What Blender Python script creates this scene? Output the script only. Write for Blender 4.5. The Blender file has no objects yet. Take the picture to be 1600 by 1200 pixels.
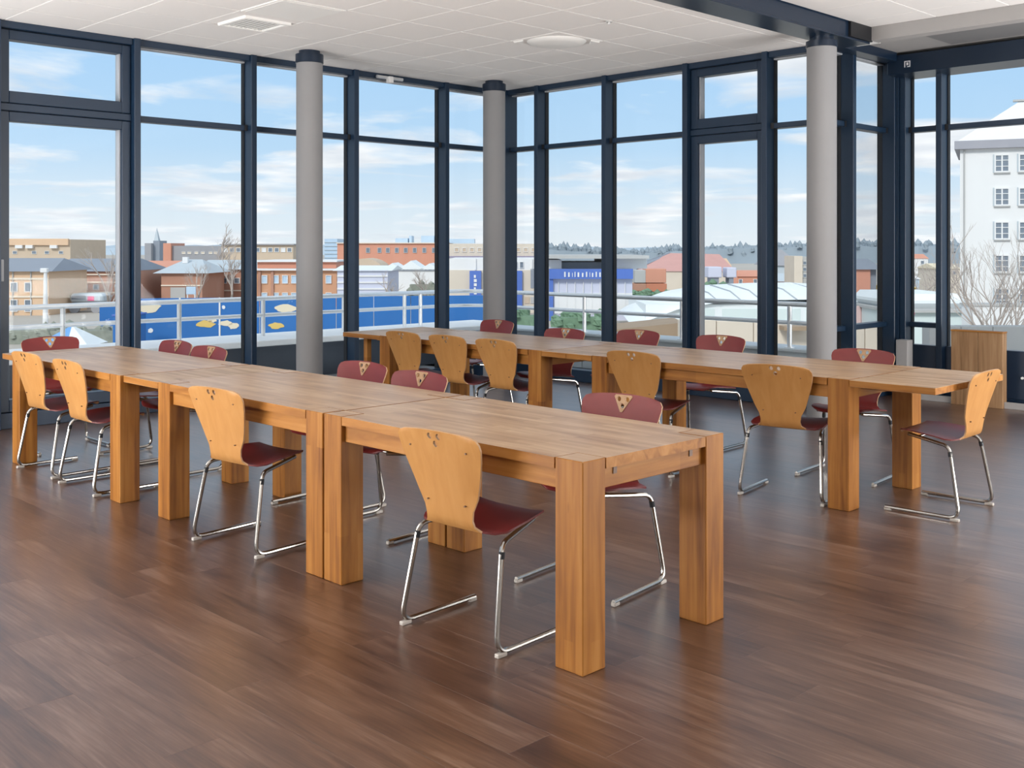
import bpy, bmesh, math, random
from mathutils import Vector
random.seed(7)
C = bpy.context.scene.collection
SC = bpy.context.scene
PI = math.pi

# ------------------------------------------------------------------ camera
F_PX, TH, HY, EYE = 1686.1, 0.7928, 386.6, 1.5
cam_d = bpy.data.cameras.new('camera'); cam = bpy.data.objects.new('camera', cam_d); C.objects.link(cam)
cam_d.sensor_fit = 'HORIZONTAL'; cam_d.sensor_width = 36.0
cam_d.lens = F_PX / 1600 * 36.0
cam_d.shift_y = -(600 - HY) / 1600.0
cam_d.clip_end = 3000
cam.location = (0, 0, EYE); cam.rotation_euler = (PI/2, 0, TH - PI/2)
SC.camera = cam
FW = Vector((math.cos(TH), math.sin(TH), 0)); RT = Vector((math.sin(TH), -math.cos(TH), 0))
def P(u, v, d):                      # world point at depth d seen at photo pixel (u, v)
    return FW*d + RT*((u-800)/F_PX*d) + Vector((0, 0, EYE - (v-HY)/F_PX*d))
def pix(p):
    d = p[0]*FW.x + p[1]*FW.y
    if d < 0.3: return None
    return (800 + F_PX*(p[0]*RT.x + p[1]*RT.y)/d, HY - F_PX*(p[2]-EYE)/d)

# ------------------------------------------------------------------ world, sun, lights, exposure
SC.view_settings.view_transform = 'Standard'; SC.view_settings.look = 'None'
SC.view_settings.gamma = 1.0; SC.view_settings.use_curve_mapping = False
SC.view_settings.exposure = 0.0
W = bpy.data.worlds.new('sky'); SC.world = W; W.use_nodes = True
nt = W.node_tree; nt.nodes.clear()
def N(t, typ, **kw):
    n = t.nodes.new(typ)
    for k, v in kw.items(): setattr(n, k, v)
    return n
out = N(nt, 'ShaderNodeOutputWorld'); bg = N(nt, 'ShaderNodeBackground')
tc = N(nt, 'ShaderNodeTexCoord'); sep = N(nt, 'ShaderNodeSeparateXYZ')
nt.links.new(tc.outputs['Generated'], sep.inputs[0])
def mth(t, op, a, b=None, clamp=False):
    m = N(t, 'ShaderNodeMath', operation=op); m.use_clamp = clamp
    for i, x in enumerate((a, b)):
        if x is None: continue
        if isinstance(x, (int, float)): m.inputs[i].default_value = x
        else: t.links.new(x, m.inputs[i])
    return m.outputs[0]
zc = mth(nt, 'MAXIMUM', sep.outputs['Z'], 0.0)
den = mth(nt, 'ADD', zc, 0.10)
px_ = mth(nt, 'DIVIDE', sep.outputs['X'], den); py_ = mth(nt, 'DIVIDE', sep.outputs['Y'], den)
SKY_OFF = 3.1
cmb = N(nt, 'ShaderNodeCombineXYZ'); cmb.inputs[2].default_value = SKY_OFF; nt.links.new(px_, cmb.inputs[0]); nt.links.new(py_, cmb.inputs[1])
nz = N(nt, 'ShaderNodeTexNoise'); nz.inputs['Scale'].default_value = 1.1; nz.inputs['Detail'].default_value = 7
nz.inputs['Roughness'].default_value = 0.52; nz.inputs['Distortion'].default_value = 0.35
nt.links.new(cmb.outputs[0], nz.inputs['Vector'])
cr = N(nt, 'ShaderNodeValToRGB'); nt.links.new(nz.outputs['Fac'], cr.inputs[0])
cr.color_ramp.elements[0].position = 0.47; cr.color_ramp.elements[0].color = (0, 0, 0, 1)
cr.color_ramp.elements[1].position = 0.60; cr.color_ramp.elements[1].color = (1, 1, 1, 1)
nz2 = N(nt, 'ShaderNodeTexNoise'); nz2.inputs['Scale'].default_value = 2.3; nz2.inputs['Detail'].default_value = 4
nt.links.new(cmb.outputs[0], nz2.inputs['Vector'])
ccol = N(nt, 'ShaderNodeMixRGB'); ccol.inputs[1].default_value = (0.72, 0.76, 0.82, 1); ccol.inputs[2].default_value = (0.96, 0.965, 0.975, 1)
cf = mth(nt, 'MULTIPLY', mth(nt, 'SUBTRACT', nz2.outputs['Fac'], 0.36), 3.6, True)
nt.links.new(cf, ccol.inputs[0])
grad = N(nt, 'ShaderNodeValToRGB')
nt.links.new(sep.outputs['Z'], grad.inputs[0])
e = grad.color_ramp.elements
e[0].position = 0.0; e[0].color = (0.78, 0.83, 0.87, 1)
e[1].position = 1.0; e[1].color = (0.62, 0.76, 0.92, 1)
for p_, c_ in ((0.035, (0.70, 0.80, 0.88, 1)), (0.09, (0.49, 0.69, 0.89, 1)), (0.17, (0.41, 0.64, 0.90, 1)), (0.5, (0.50, 0.69, 0.91, 1))):
    k = e.new(p_); k.color = c_
mx = N(nt, 'ShaderNodeMixRGB'); nt.links.new(cr.outputs[0], mx.inputs[0])
nt.links.new(grad.outputs[0], mx.inputs[1]); nt.links.new(ccol.outputs[0], mx.inputs[2])
nt.links.new(mx.outputs[0], bg.inputs[0]); bg.inputs[1].default_value = 1.1
nt.links.new(bg.outputs[0], out.inputs[0])

def sun(name, direction, strength, angle, col):
    l = bpy.data.lights.new(name, 'SUN'); l.energy = strength; l.angle = angle; l.color = col
    o = bpy.data.objects.new(name, l); C.objects.link(o); o.rotation_euler = Vector(direction).to_track_quat('-Z', 'Y').to_euler(); return o
sun('sun', (0.75, 0.35, -0.55), 2.1, math.radians(12), (1, 0.96, 0.90))
def area(name, loc, direction, sx, sy, power, col=(1, 1, 1)):
    l = bpy.data.lights.new(name, 'AREA'); l.shape = 'RECTANGLE'; l.size = sx; l.size_y = sy; l.energy = power; l.color = col
    o = bpy.data.objects.new(name, l); C.objects.link(o); o.location = loc
    o.rotation_euler = Vector(direction).to_track_quat('-Z', 'Z').to_euler(); return o
area('rear_fill', (3.2, -3.3, 1.7), (0, 1, 0.35), 12.0, 1.8, 75, (1, 0.98, 0.955))  # added fill panel behind the camera; the rear wall has no window
area('side_fill', (-3.3, 3.6, 1.7), (1, 0.1, 0.35), 9.0, 1.8, 60, (1, 0.98, 0.955))  # added fill before the solid side wall, in place of more daylight
area('up_fill_rear', (2.6, -1.4, 1.6), (0.12, 0.2, 1), 9.0, 3.0, 45, (1, 0.985, 0.97))  # unseen upward fill behind the camera, added to brighten the ceiling
area('up_fill_left', (-2.0, 6.6, 0.3), (0.42, 0.0, 1), 2.4, 4.4, 820, (1, 0.985, 0.97))  # added upward fill left of view to lift the ceiling, no fixture there
area('up_fill_right', (8.0, -1.6, 0.3), (0.0, 0.5, 1), 4.4, 2.6, 780, (1, 0.985, 0.97))  # added upward fill right of view, throws light on the far ceiling

# ------------------------------------------------------------------ materials
def newmat(name):
    m = bpy.data.materials.new(name); m.use_nodes = True
    b = m.node_tree.nodes['Principled BSDF']; return m, m.node_tree, b
def mat(name, col, rough=0.6, metal=0.0, var=0.0, scale=8.0, spec=None, bump=0.0):
    m, t, b = newmat(name)
    b.inputs['Base Color'].default_value = (*col, 1); b.inputs['Roughness'].default_value = rough; b.inputs['Metallic'].default_value = metal
    if spec is not None: b.inputs['Specular IOR Level'].default_value = spec
    if var or bump:
        c = N(t, 'ShaderNodeTexCoord'); n = N(t, 'ShaderNodeTexNoise'); n.inputs['Scale'].default_value = scale; n.inputs['Detail'].default_value = 5
        t.links.new(c.outputs['Object'], n.inputs['Vector'])
        if var:
            x = N(t, 'ShaderNodeMixRGB'); x.inputs[1].default_value = (*[max(0, k*(1-var)) for k in col], 1); x.inputs[2].default_value = (*[min(1, k*(1+var)) for k in col], 1)
            t.links.new(n.outputs['Fac'], x.inputs[0]); t.links.new(x.outputs[0], b.inputs['Base Color'])
        if bump:
            bp = N(t, 'ShaderNodeBump'); bp.inputs['Strength'].default_value = bump; bp.inputs['Distance'].default_value = 0.01
            t.links.new(n.outputs['Fac'], bp.inputs['Height']); t.links.new(bp.outputs[0], b.inputs['Normal'])
    return m
def ramp(t, fac, stops):
    r = N(t, 'ShaderNodeValToRGB'); t.links.new(fac, r.inputs[0]); el = r.color_ramp.elements
    el[0].position, el[0].color = stops[0][0], (*stops[0][1], 1); el[1].position, el[1].color = stops[-1][0], (*stops[-1][1], 1)
    for p_, c_ in stops[1:-1]:
        k = el.new(p_); k.color = (*c_, 1)
    return r.outputs[0]
def wood(name, axis, dark, mid, light, rough=0.5, stave=0.05, stave_len=0.55, knots=True, varamt=0.5):
    """glued-up solid timber: staves of uneven tone running along axis, fine grain, knots"""
    m, t, b = newmat(name)
    c = N(t, 'ShaderNodeTexCoord'); s = N(t, 'ShaderNodeSeparateXYZ'); t.links.new(c.outputs['Object'], s.inputs[0])
    o = {'x': ('X', 'Y', 'Z'), 'y': ('Y', 'X', 'Z'), 'z': ('Z', 'X', 'Y')}[axis]
    oi = N(t, 'ShaderNodeObjectInfo')
    off = mth(t, 'MULTIPLY', oi.outputs['Random'], 13.0)
    along = mth(t, 'ADD', s.outputs[o[0]], off)
    acr = mth(t, 'ADD', s.outputs[o[1]], mth(t, 'MULTIPLY', s.outputs[o[2]], 1.0 if (axis == 'z' and knots) else 0.0))
    v = N(t, 'ShaderNodeCombineXYZ'); t.links.new(along, v.inputs[0]); t.links.new(acr, v.inputs[1])
    br = N(t, 'ShaderNodeTexBrick'); t.links.new(v.outputs[0], br.inputs['Vector'])
    br.inputs['Color1'].default_value = (0, 0, 0, 1); br.inputs['Color2'].default_value = (1, 1, 1, 1); br.inputs['Mortar'].default_value = (0.35, 0.35, 0.35, 1)
    br.inputs['Scale'].default_value = 1.0; br.inputs['Mortar Size'].default_value = 0.0006; br.inputs['Brick Width'].default_value = stave_len; br.inputs['Row Height'].default_value = stave
    br.offset = 0.37; br.inputs['Bias'].default_value = 0.0
    v2 = N(t, 'ShaderNodeCombineXYZ'); t.links.new(mth(t, 'MULTIPLY', along, 1.6), v2.inputs[0]); t.links.new(mth(t, 'MULTIPLY', acr, 22), v2.inputs[1])
    t.links.new(mth(t, 'MULTIPLY', s.outputs[o[2]], 22), v2.inputs[2])
    n1 = N(t, 'ShaderNodeTexNoise'); n1.inputs['Scale'].default_value = 1.0; n1.inputs['Detail'].default_value = 6; n1.inputs['Distortion'].default_value = 0.8
    t.links.new(v2.outputs[0], n1.inputs['Vector'])
    v3 = N(t, 'ShaderNodeCombineXYZ'); t.links.new(mth(t, 'MULTIPLY', along, 3.0), v3.inputs[0]); t.links.new(mth(t, 'MULTIPLY', acr, 9), v3.inputs[1]); t.links.new(mth(t, 'MULTIPLY', s.outputs[o[2]], 9), v3.inputs[2])
    n2 = N(t, 'ShaderNodeTexNoise'); n2.inputs['Scale'].default_value = 1.0; n2.inputs['Detail'].default_value = 3
    t.links.new(v3.outputs[0], n2.inputs['Vector'])
    br_f = mth(t, 'MULTIPLY', mth(t, 'SUBTRACT', br.outputs['Color'], 0.5), varamt)
    f = mth(t, 'ADD', mth(t, 'ADD', mth(t, 'MULTIPLY', n1.outputs['Fac'], 0.75), mth(t, 'MULTIPLY', n2.outputs['Fac'], 0.35)), mth(t, 'SUBTRACT', br_f, 0.05))
    col = ramp(t, f, [(0.22, dark), (0.5, mid), (0.78, light)])
    if knots:
        v4 = N(t, 'ShaderNodeCombineXYZ'); t.links.new(mth(t, 'MULTIPLY', along, 2.2), v4.inputs[0]); t.links.new(mth(t, 'MULTIPLY', acr, 5.5), v4.inputs[1]); t.links.new(mth(t, 'MULTIPLY', s.outputs[o[2]], 5.5), v4.inputs[2])
        vo = N(t, 'ShaderNodeTexVoronoi'); vo.inputs['Scale'].default_value = 1.0; t.links.new(v4.outputs[0], vo.inputs['Vector'])
        k = mth(t, 'SUBTRACT', 1.0, mth(t, 'MULTIPLY', vo.outputs['Distance'], 14.0), True)
        mxx = N(t, 'ShaderNodeMixRGB'); t.links.new(mth(t, 'MULTIPLY', k, 0.75), mxx.inputs[0]); t.links.new(col, mxx.inputs[1]); mxx.inputs[2].default_value = (dark[0]*0.4, dark[1]*0.35, dark[2]*0.3, 1)
        col = mxx.outputs[0]
    t.links.new(col, b.inputs['Base Color']); b.inputs['Roughness'].default_value = rough; b.inputs['Specular IOR Level'].default_value = 0.28
    bp = N(t, 'ShaderNodeBump'); bp.inputs['Strength'].default_value = 0.12; bp.inputs['Distance'].default_value = 0.004
    t.links.new(n1.outputs['Fac'], bp.inputs['Height']); t.links.new(bp.outputs[0], b.inputs['Normal'])
    return m

D_, M_, L_ = (0.17, 0.056, 0.009), (0.375, 0.155, 0.030), (0.48, 0.232, 0.062)
M_LEG = wood('oak_leg', 'z', D_, (0.335, 0.132, 0.022), (0.43, 0.195, 0.045), 0.5, 0.045, 2.0, varamt=0.26)
M_RAIL = wood('oak_rail', 'y', D_, M_, L_, 0.5, 0.3, 2.0, varamt=0.1)
M_RAILX = wood('oak_rail_across', 'x', D_, M_, L_, 0.5, 0.3, 2.0, varamt=0.1)
M_TOP = wood('oak_top', 'y', (0.33, 0.175, 0.072), (0.48, 0.285, 0.135), (0.62, 0.42, 0.235), 0.36, 0.043, 0.30, varamt=0.24)
for q_ in (M_TOP,):
    bb0 = q_.node_tree.nodes['Principled BSDF']; bb0.inputs['Coat Weight'].default_value = 0.3; bb0.inputs['Coat Roughness'].default_value = 0.32
M_LEAF = wood('oak_leaf', 'y', (0.27, 0.16, 0.082), (0.47, 0.30, 0.165), (0.60, 0.43, 0.27), 0.40, 0.043, 0.30, varamt=0.24)
M_PED = wood('pedestal_oak', 'z', (0.20, 0.11, 0.05), (0.33, 0.19, 0.095), (0.44, 0.28, 0.15), 0.55, 0.24, 3.0, varamt=0.2)
M_BEECH = wood('beech_ply', 'z', (0.44, 0.205, 0.060), (0.50, 0.245, 0.076), (0.55, 0.285, 0.098), 0.42, 0.4, 3.0, knots=False, varamt=0.0)
M_EDGE = mat('ply_edge', (0.50, 0.31, 0.17), 0.5, var=0.15, scale=60)
M_RED = mat('burgundy_laminate', (0.215, 0.024, 0.024), 0.42, var=0.08, scale=20)
M_REDE = mat('burgundy_edge', (0.13, 0.018, 0.018), 0.5)
M_CHROME = mat('chrome', (0.44, 0.425, 0.40), 0.2, 1.0)
M_GLIDE = mat('clear_plastic', (0.55, 0.52, 0.48), 0.4)
M_SCREW = mat('screw_dark', (0.16, 0.085, 0.045), 0.5)
M_FRAME = mat('blue_grey_paint', (0.008, 0.025, 0.055), 0.38, var=0.06, scale=3)
M_GASKET = mat('rubber_gasket', (0.01, 0.012, 0.016), 0.7)
M_BEAD = mat('aluminium_bead', (0.42, 0.44, 0.47), 0.45, 0.0)
M_COL = mat('column_grey', (0.265, 0.265, 0.272), 0.85, var=0.04, scale=6, bump=0.05)
M_TILE = mat('ceiling_tile', (0.84, 0.825, 0.81), 0.95, var=0.02, scale=1.2, bump=0.03)
M_SLAB = mat('ceiling_grid', (0.86, 0.85, 0.83), 0.9)
M_PANEL = mat('light_panel_off', (0.88, 0.88, 0.86), 0.5)
M_GRILLE = mat('vent_grey', (0.52, 0.52, 0.51), 0.7, var=0.05, scale=90)
M_VENTD = mat('vent_dark_grey', (0.20, 0.20, 0.205), 0.7, var=0.05, scale=90)
M_PLASTER = mat('plaster_grey', (0.36, 0.35, 0.345), 0.9, var=0.03, scale=5)
M_STEEL = mat('steel_beam_paint', (0.006, 0.017, 0.038), 0.30, var=0.05, scale=2)
M_WALL = mat('white_wall', (0.72, 0.70, 0.67), 0.9)
M_STAINLESS = mat('stainless_tube', (0.80, 0.81, 0.82), 0.32, 0.65)
M_COPING = mat('coping_white', (0.90, 0.91, 0.91), 0.6, var=0.05, scale=3)
M_PARAD = mat('parapet_slate', (0.085, 0.10, 0.125), 0.35, var=0.25, scale=1.3)
M_PARAL = mat('parapet_pale', (0.58, 0.63, 0.66), 0.5, var=0.08, scale=2)
M_TERR = mat('terrace_paving', (0.58, 0.60, 0.61), 0.7, var=0.12, scale=3)
M_SPAN = mat('spandrel_blue', (0.018, 0.032, 0.060), 0.35, var=0.08, scale=2)
M_BLACK = mat('black_trim', (0.008, 0.009, 0.012), 0.5)
M_WHITEP = mat('white_plastic', (0.8, 0.8, 0.8), 0.4)
# glass: real pane, clear with a faint surface reflection
m, t, b = newmat('window_glass'); t.nodes.remove(b)
tr = N(t, 'ShaderNodeBsdfTransparent'); tr.inputs[0].default_value = (0.965, 0.98, 0.985, 1)
gl = N(t, 'ShaderNodeBsdfGlossy'); gl.inputs['Roughness'].default_value = 0.02
fr = N(t, 'ShaderNodeFresnel'); fr.inputs[0].default_value = 1.35
mm = N(t, 'ShaderNodeMixShader'); t.links.new(mth(t, 'MULTIPLY', fr.outputs[0], 0.22), mm.inputs[0]); t.links.new(tr.outputs[0], mm.inputs[1]); t.links.new(gl.outputs[0], mm.inputs[2])
t.links.new(mm.outputs[0], t.nodes['Material Output'].inputs[0]); M_GLASS = m
# floor: wood-look vinyl planks
m, t, b = newmat('walnut_vinyl')
g = N(t, 'ShaderNodeNewGeometry'); oi = N(t, 'ShaderNodeObjectInfo'); s = N(t, 'ShaderNodeSeparateXYZ'); t.links.new(g.outputs['Position'], s.inputs[0])
rnd = mth(t, 'FRACT', mth(t, 'ADD', g.outputs['Random Per Island'], oi.outputs['Random']))
al = mth(t, 'ADD', s.outputs['Y'], mth(t, 'MULTIPLY', rnd, 31.0))
def vec(a, b2, c2=0.0):
    v = N(t, 'ShaderNodeCombineXYZ')
    for i, q in enumerate((a, b2, c2)):
        if isinstance(q, float): v.inputs[i].default_value = q
        else: t.links.new(q, v.inputs[i])
    return v.outputs[0]
n1 = N(t, 'ShaderNodeTexNoise'); n1.inputs['Scale'].default_value = 1; n1.inputs['Detail'].default_value = 8; n1.inputs['Roughness'].default_value = 0.6; n1.inputs['Distortion'].default_value = 1.6
t.links.new(vec(mth(t, 'MULTIPLY', al, 1.1), mth(t, 'MULTIPLY', s.outputs['X'], 15.0), mth(t, 'MULTIPLY', rnd, 40.0)), n1.inputs['Vector'])
n2 = N(t, 'ShaderNodeTexNoise'); n2.inputs['Scale'].default_value = 1; n2.inputs['Detail'].default_value = 4; n2.inputs['Distortion'].default_value = 0.6
t.links.new(vec(mth(t, 'MULTIPLY', al, 1.4), mth(t, 'MULTIPLY', s.outputs['X'], 5.0), mth(t, 'MULTIPLY', rnd, 17.0)), n2.inputs['Vector'])
n3 = N(t, 'ShaderNodeTexNoise'); n3.inputs['Scale'].default_value = 1; n3.inputs['Detail'].default_value = 3
t.links.new(vec(mth(t, 'MULTIPLY', al, 6.0), mth(t, 'MULTIPLY', s.outputs['X'], 110.0)), n3.inputs['Vector'])
f = mth(t, 'ADD', mth(t, 'ADD', mth(t, 'MULTIPLY', n1.outputs['Fac'], 0.55), mth(t, 'MULTIPLY', n2.outputs['Fac'], 0.45)), mth(t, 'ADD', mth(t, 'MULTIPLY', mth(t, 'SUBTRACT', n3.outputs['Fac'], 0.5), 0.34), mth(t, 'MULTIPLY', mth(t, 'SUBTRACT', rnd, 0.5), 0.07)))
fc = ramp(t, f, [(0.27, (0.022, 0.009, 0.006)), (0.42, (0.078, 0.035, 0.020)), (0.54, (0.125, 0.062, 0.037)), (0.70, (0.215, 0.132, 0.095))])
t.links.new(fc, b.inputs['Base Color'])
t.links.new(mth(t, 'ADD', mth(t, 'MULTIPLY', n2.outputs['Fac'], 0.10), 0.29), b.inputs['Roughness'])
b.inputs['Coat Weight'].default_value = 0.75; b.inputs['Coat Roughness'].default_value = 0.31; b.inputs['Coat IOR'].default_value = 1.5
bp = N(t, 'ShaderNodeBump'); bp.inputs['Strength'].default_value = 0.02; bp.inputs['Distance'].default_value = 0.002
t.links.new(n3.outputs['Fac'], bp.inputs['Height']); t.links.new(bp.outputs[0], b.inputs['Normal'])
M_FLOOR = m

# ------------------------------------------------------------------ mesh helpers
class MB:
    def __init__(s): s.v = []; s.f = []; s.mi = []
    def add(s, vs, fs, mi=0):
        o = len(s.v); s.v += [tuple(p) for p in vs]; s.f += [tuple(i+o for i in q) for q in fs]; s.mi += [mi]*len(fs); return s
    def box(s, a, b, c=0.0, mi=0):
        x0, y0, z0 = [min(p, q) for p, q in zip(a, b)]; x1, y1, z1 = [max(p, q) for p, q in zip(a, b)]
        if c <= 0:
            vs = [(x0,y0,z0),(x1,y0,z0),(x1,y1,z0),(x0,y1,z0),(x0,y0,z1),(x1,y0,z1),(x1,y1,z1),(x0,y1,z1)]
            return s.add(vs, [(0,3,2,1),(4,5,6,7),(0,1,5,4),(1,2,6,5),(2,3,7,6),(3,0,4,7)], mi)
        c = min(c, (x1-x0)*0.45, (y1-y0)*0.45, (z1-z0)*0.45)
        vs = []; idx = {}
        for i, X in enumerate((x0, x1)):
            for j, Y in enumerate((y0, y1)):
                for k, Z in enumerate((z0, z1)):
                    dx, dy, dz = (c if i == 0 else -c), (c if j == 0 else -c), (c if k == 0 else -c)
                    idx[i,j,k,'x'] = len(vs); vs.append((X, Y+dy, Z+dz))
                    idx[i,j,k,'y'] = len(vs); vs.append((X+dx, Y, Z+dz))
                    idx[i,j,k,'z'] = len(vs); vs.append((X+dx, Y+dy, Z))
        fs = []
        for i in (0, 1):
            q = [idx[i,0,0,'x'], idx[i,1,0,'x'], idx[i,1,1,'x'], idx[i,0,1,'x']]; fs.append(q if i else q[::-1])
            q = [idx[0,i,0,'y'], idx[1,i,0,'y'], idx[1,i,1,'y'], idx[0,i,1,'y']]; fs.append(q[::-1] if i else q)
            q = [idx[0,0,i,'z'], idx[1,0,i,'z'], idx[1,1,i,'z'], idx[0,1,i,'z']]; fs.append(q if i else q[::-1])
        for i in (0, 1):
            for j in (0, 1):
                q = [idx[i,j,0,'x'], idx[i,j,0,'y'], idx[i,j,1,'y'], idx[i,j,1,'x']]; fs.append(q if (i != j) else q[::-1])
                q = [idx[i,0,j,'x'], idx[i,0,j,'z'], idx[i,1,j,'z'], idx[i,1,j,'x']]; fs.append(q[::-1] if (i != j) else q)
                q = [idx[0,i,j,'y'], idx[0,i,j,'z'], idx[1,i,j,'z'], idx[1,i,j,'y']]; fs.append(q if (i != j) else q[::-1])
        for i in (0, 1):
            for j in (0, 1):
                for k in (0, 1):
                    q = [idx[i,j,k,'x'], idx[i,j,k,'y'], idx[i,j,k,'z']]; fs.append(q if (i+j+k) % 2 == 1 else q[::-1])
        return s.add(vs, fs, mi)
    def tube(s, pts, r, n=8, cap=True, mi=0):
        pts = [Vector(p) for p in pts]; rs = r if isinstance(r, (list, tuple)) else [r]*len(pts)
        prev = None; rings = []
        for i, p in enumerate(pts):
            d = ((pts[i+1]-p) if i < len(pts)-1 else (p-pts[i-1])).normalized()
            if 0 < i < len(pts)-1: d = ((pts[i+1]-p).normalized() + (p-pts[i-1]).normalized()).normalized()
            if prev is None:
                u = d.orthogonal().normalized()
            else:
                u = (prev - d*prev.dot(d)).normalized()
            prev = u; w = d.cross(u)
            rings.append([p + (u*math.cos(2*PI*k/n) + w*math.sin(2*PI*k/n))*rs[i] for k in range(n)])
        vs = [q for rg in rings for q in rg]; fs = []
        for i in range(len(rings)-1):
            for k in range(n):
                a = i*n+k; b2 = i*n+(k+1) % n; fs.append((a, b2, b2+n, a+n))
        if cap: fs += [tuple(range(n))[::-1], tuple(range((len(rings)-1)*n, len(rings)*n))]
        return s.add(vs, fs, mi)
    def quadprism(s, base, top, mi=0):   # two matching polygons
        n = len(base); fs = [tuple(range(n))[::-1], tuple(range(n, 2*n))] + [(i, (i+1) % n, n+(i+1) % n, n+i) for i in range(n)]
        return s.add(list(base)+list(top), fs, mi)
    def mesh(s, name, mats, smooth=False):
        me = bpy.data.meshes.new(name); me.from_pydata([tuple(v) for v in s.v], [], s.f)
        for q in (mats if isinstance(mats, (list, tuple)) else [mats]): me.materials.append(q)
        for p, i in zip(me.polygons, s.mi): p.material_index = i
        me.update()
        if smooth:
            for p in me.polygons: p.use_smooth = True
        return me
    def build(s, name, mats, parent=None, smooth=False, loc=None):
        return put(s.mesh(name, mats, smooth), name, parent, loc)
def put(me, name, parent=None, loc=None):
    o = bpy.data.objects.new(name, me); C.objects.link(o)
    if parent: o.parent = parent
    if loc is not None: o.location = loc
    return o
def empty(name, loc=(0, 0, 0), rz=0.0):
    o = bpy.data.objects.new(name, None); C.objects.link(o); o.location = loc; o.rotation_euler = (0, 0, rz); o.empty_display_size = 0.1; return o
def tag(o, label=None, cat=None, group=None, kind=None):
    if label: o['label'] = label
    if cat: o['category'] = cat
    if group: o['group'] = group
    if kind: o['kind'] = kind
    return o
def sharp(me, ang=0.6):
    bm = bmesh.new(); bm.from_mesh(me); bmesh.ops.recalc_face_normals(bm, faces=bm.faces)
    for e_ in bm.edges:
        if len(e_.link_faces) == 2 and e_.calc_face_angle(0) > ang: e_.smooth = False
    bm.to_mesh(me); bm.free()
    for p in me.polygons: p.use_smooth = True
    return me
def arcpath(pts, r, n=6):
    """polyline with rounded corners"""
    pts = [Vector(p) for p in pts]; o = [pts[0]]
    for i in range(1, len(pts)-1):
        a, b2, c2 = pts[i-1], pts[i], pts[i+1]; d1 = (a-b2).normalized(); d2 = (c2-b2).normalized()
        ang = d1.angle(d2); tl = min(r/math.tan(ang/2), (a-b2).length*0.49, (c2-b2).length*0.49)
        p0 = b2+d1*tl; p1 = b2+d2*tl
        for k in range(n+1):
            q = k/n; o.append(p0*(1-q)**2 + b2*2*q*(1-q) + p1*q*q)
    o.append(pts[-1]); return o

# ------------------------------------------------------------------ floor
X0, X1, Y0, Y1 = -3.5, 10.5, -3.5, 9.40
floor = MB().box((X0, Y0, -0.30), (X1, Y1, -0.006)).build('floor', M_BLACK)
tag(floor, 'dark brown wood-look plank floor of the room', kind='structure')
PW, PL = 0.185, 1.25
cells = []
nx = int((X1-X0)/PW)+1
for i in range(nx):
    y = Y0 - random.random()*PL; x = X0+i*PW
    while y < Y1:
        a, b2 = max(y, Y0), min(y+PL, Y1)
        if b2-a > 0.02: cells.append((x, min(x+PW, X1), a, b2))
        y += PL
def inroom(c): return not (c[0] > 9.05 and c[2] > 5.2)
cells = [c for c in cells if inroom(c)]
def plank_mesh(w, l):
    c = 0.0005
    return MB().add([(0,0,-.006),(w,0,-.006),(w,l,-.006),(0,l,-.006),(0,0,-c),(w,0,-c),(w,l,-c),(0,l,-c),(c*.7,c*.7,0),(w-c*.7,c*.7,0),(w-c*.7,l-c*.7,0),(c*.7,l-c*.7,0)],
        [(0,1,5,4),(1,2,6,5),(2,3,7,6),(3,0,4,7),(4,5,9,8),(5,6,10,9),(6,7,11,10),(7,4,8,11),(8,9,10,11)])
def vis(c):
    best = None
    for fx in (0, .5, 1):
        for fy in (0, .25, .5, .75, 1):
            x, y = c[0]+(c[1]-c[0])*fx, c[2]+(c[3]-c[2])*fy
            q = pix((x, y, 0))
            if q and -10 < q[0] < 1610 and -10 < q[1] < 1215:
                d = x*FW.x+y*FW.y; best = d if best is None else min(best, d)
    return best
vc = sorted([(vis(c), c) for c in cells if vis(c) is not None]); near = set(c for _, c in vc[:298])
full = plank_mesh(PW, PL).mesh('plank', M_FLOOR); rest = MB()
for c in cells:
    if c in near:
        if abs(c[3]-c[2]-PL) < 1e-4 and abs(c[1]-c[0]-PW) < 1e-4: me = full
        else: me = plank_mesh(c[1]-c[0], c[3]-c[2]).mesh('plank', M_FLOOR)
        put(me, 'plank', floor, (c[0], c[2], 0))
    else:
        q = plank_mesh(c[1]-c[0], c[3]-c[2]); rest.add([(v[0]+c[0], v[1]+c[2], v[2]) for v in q.v], q.f)
tag(rest.build('far_planks', M_FLOOR, floor), kind='stuff')

# ------------------------------------------------------------------ ceilings
ZC, ZC2 = 3.37, 3.45
ceiling = MB().box((X0, 4.70, ZC+0.012), (9.4, 9.40, ZC+0.35)).box((X0, Y0, ZC2+0.012), (9.02, 4.70, ZC2+0.30)).build('ceiling', M_SLAB)
tag(ceiling, 'pale suspended tile ceiling above the tables', kind='structure')
far_t = MB(); tile_cache = {}
def tile_mb(w, l):
    c = 0.003; g_ = 0.0015
    return MB().add([(g_,g_,.011),(w-g_,g_,.011),(w-g_,l-g_,.011),(g_,l-g_,.011),(g_+c,g_+c,0),(w-g_-c,g_+c,0),(w-g_-c,l-g_-c,0),(g_+c,l-g_-c,0)],
        [(4,7,6,5),(0,4,5,1),(1,5,6,2),(2,6,7,3),(3,7,4,0),(0,1,2,3)])
SPECIAL = {(4.45, 7.58), (6.85, 6.38), (4.45, 6.98)}
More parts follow.
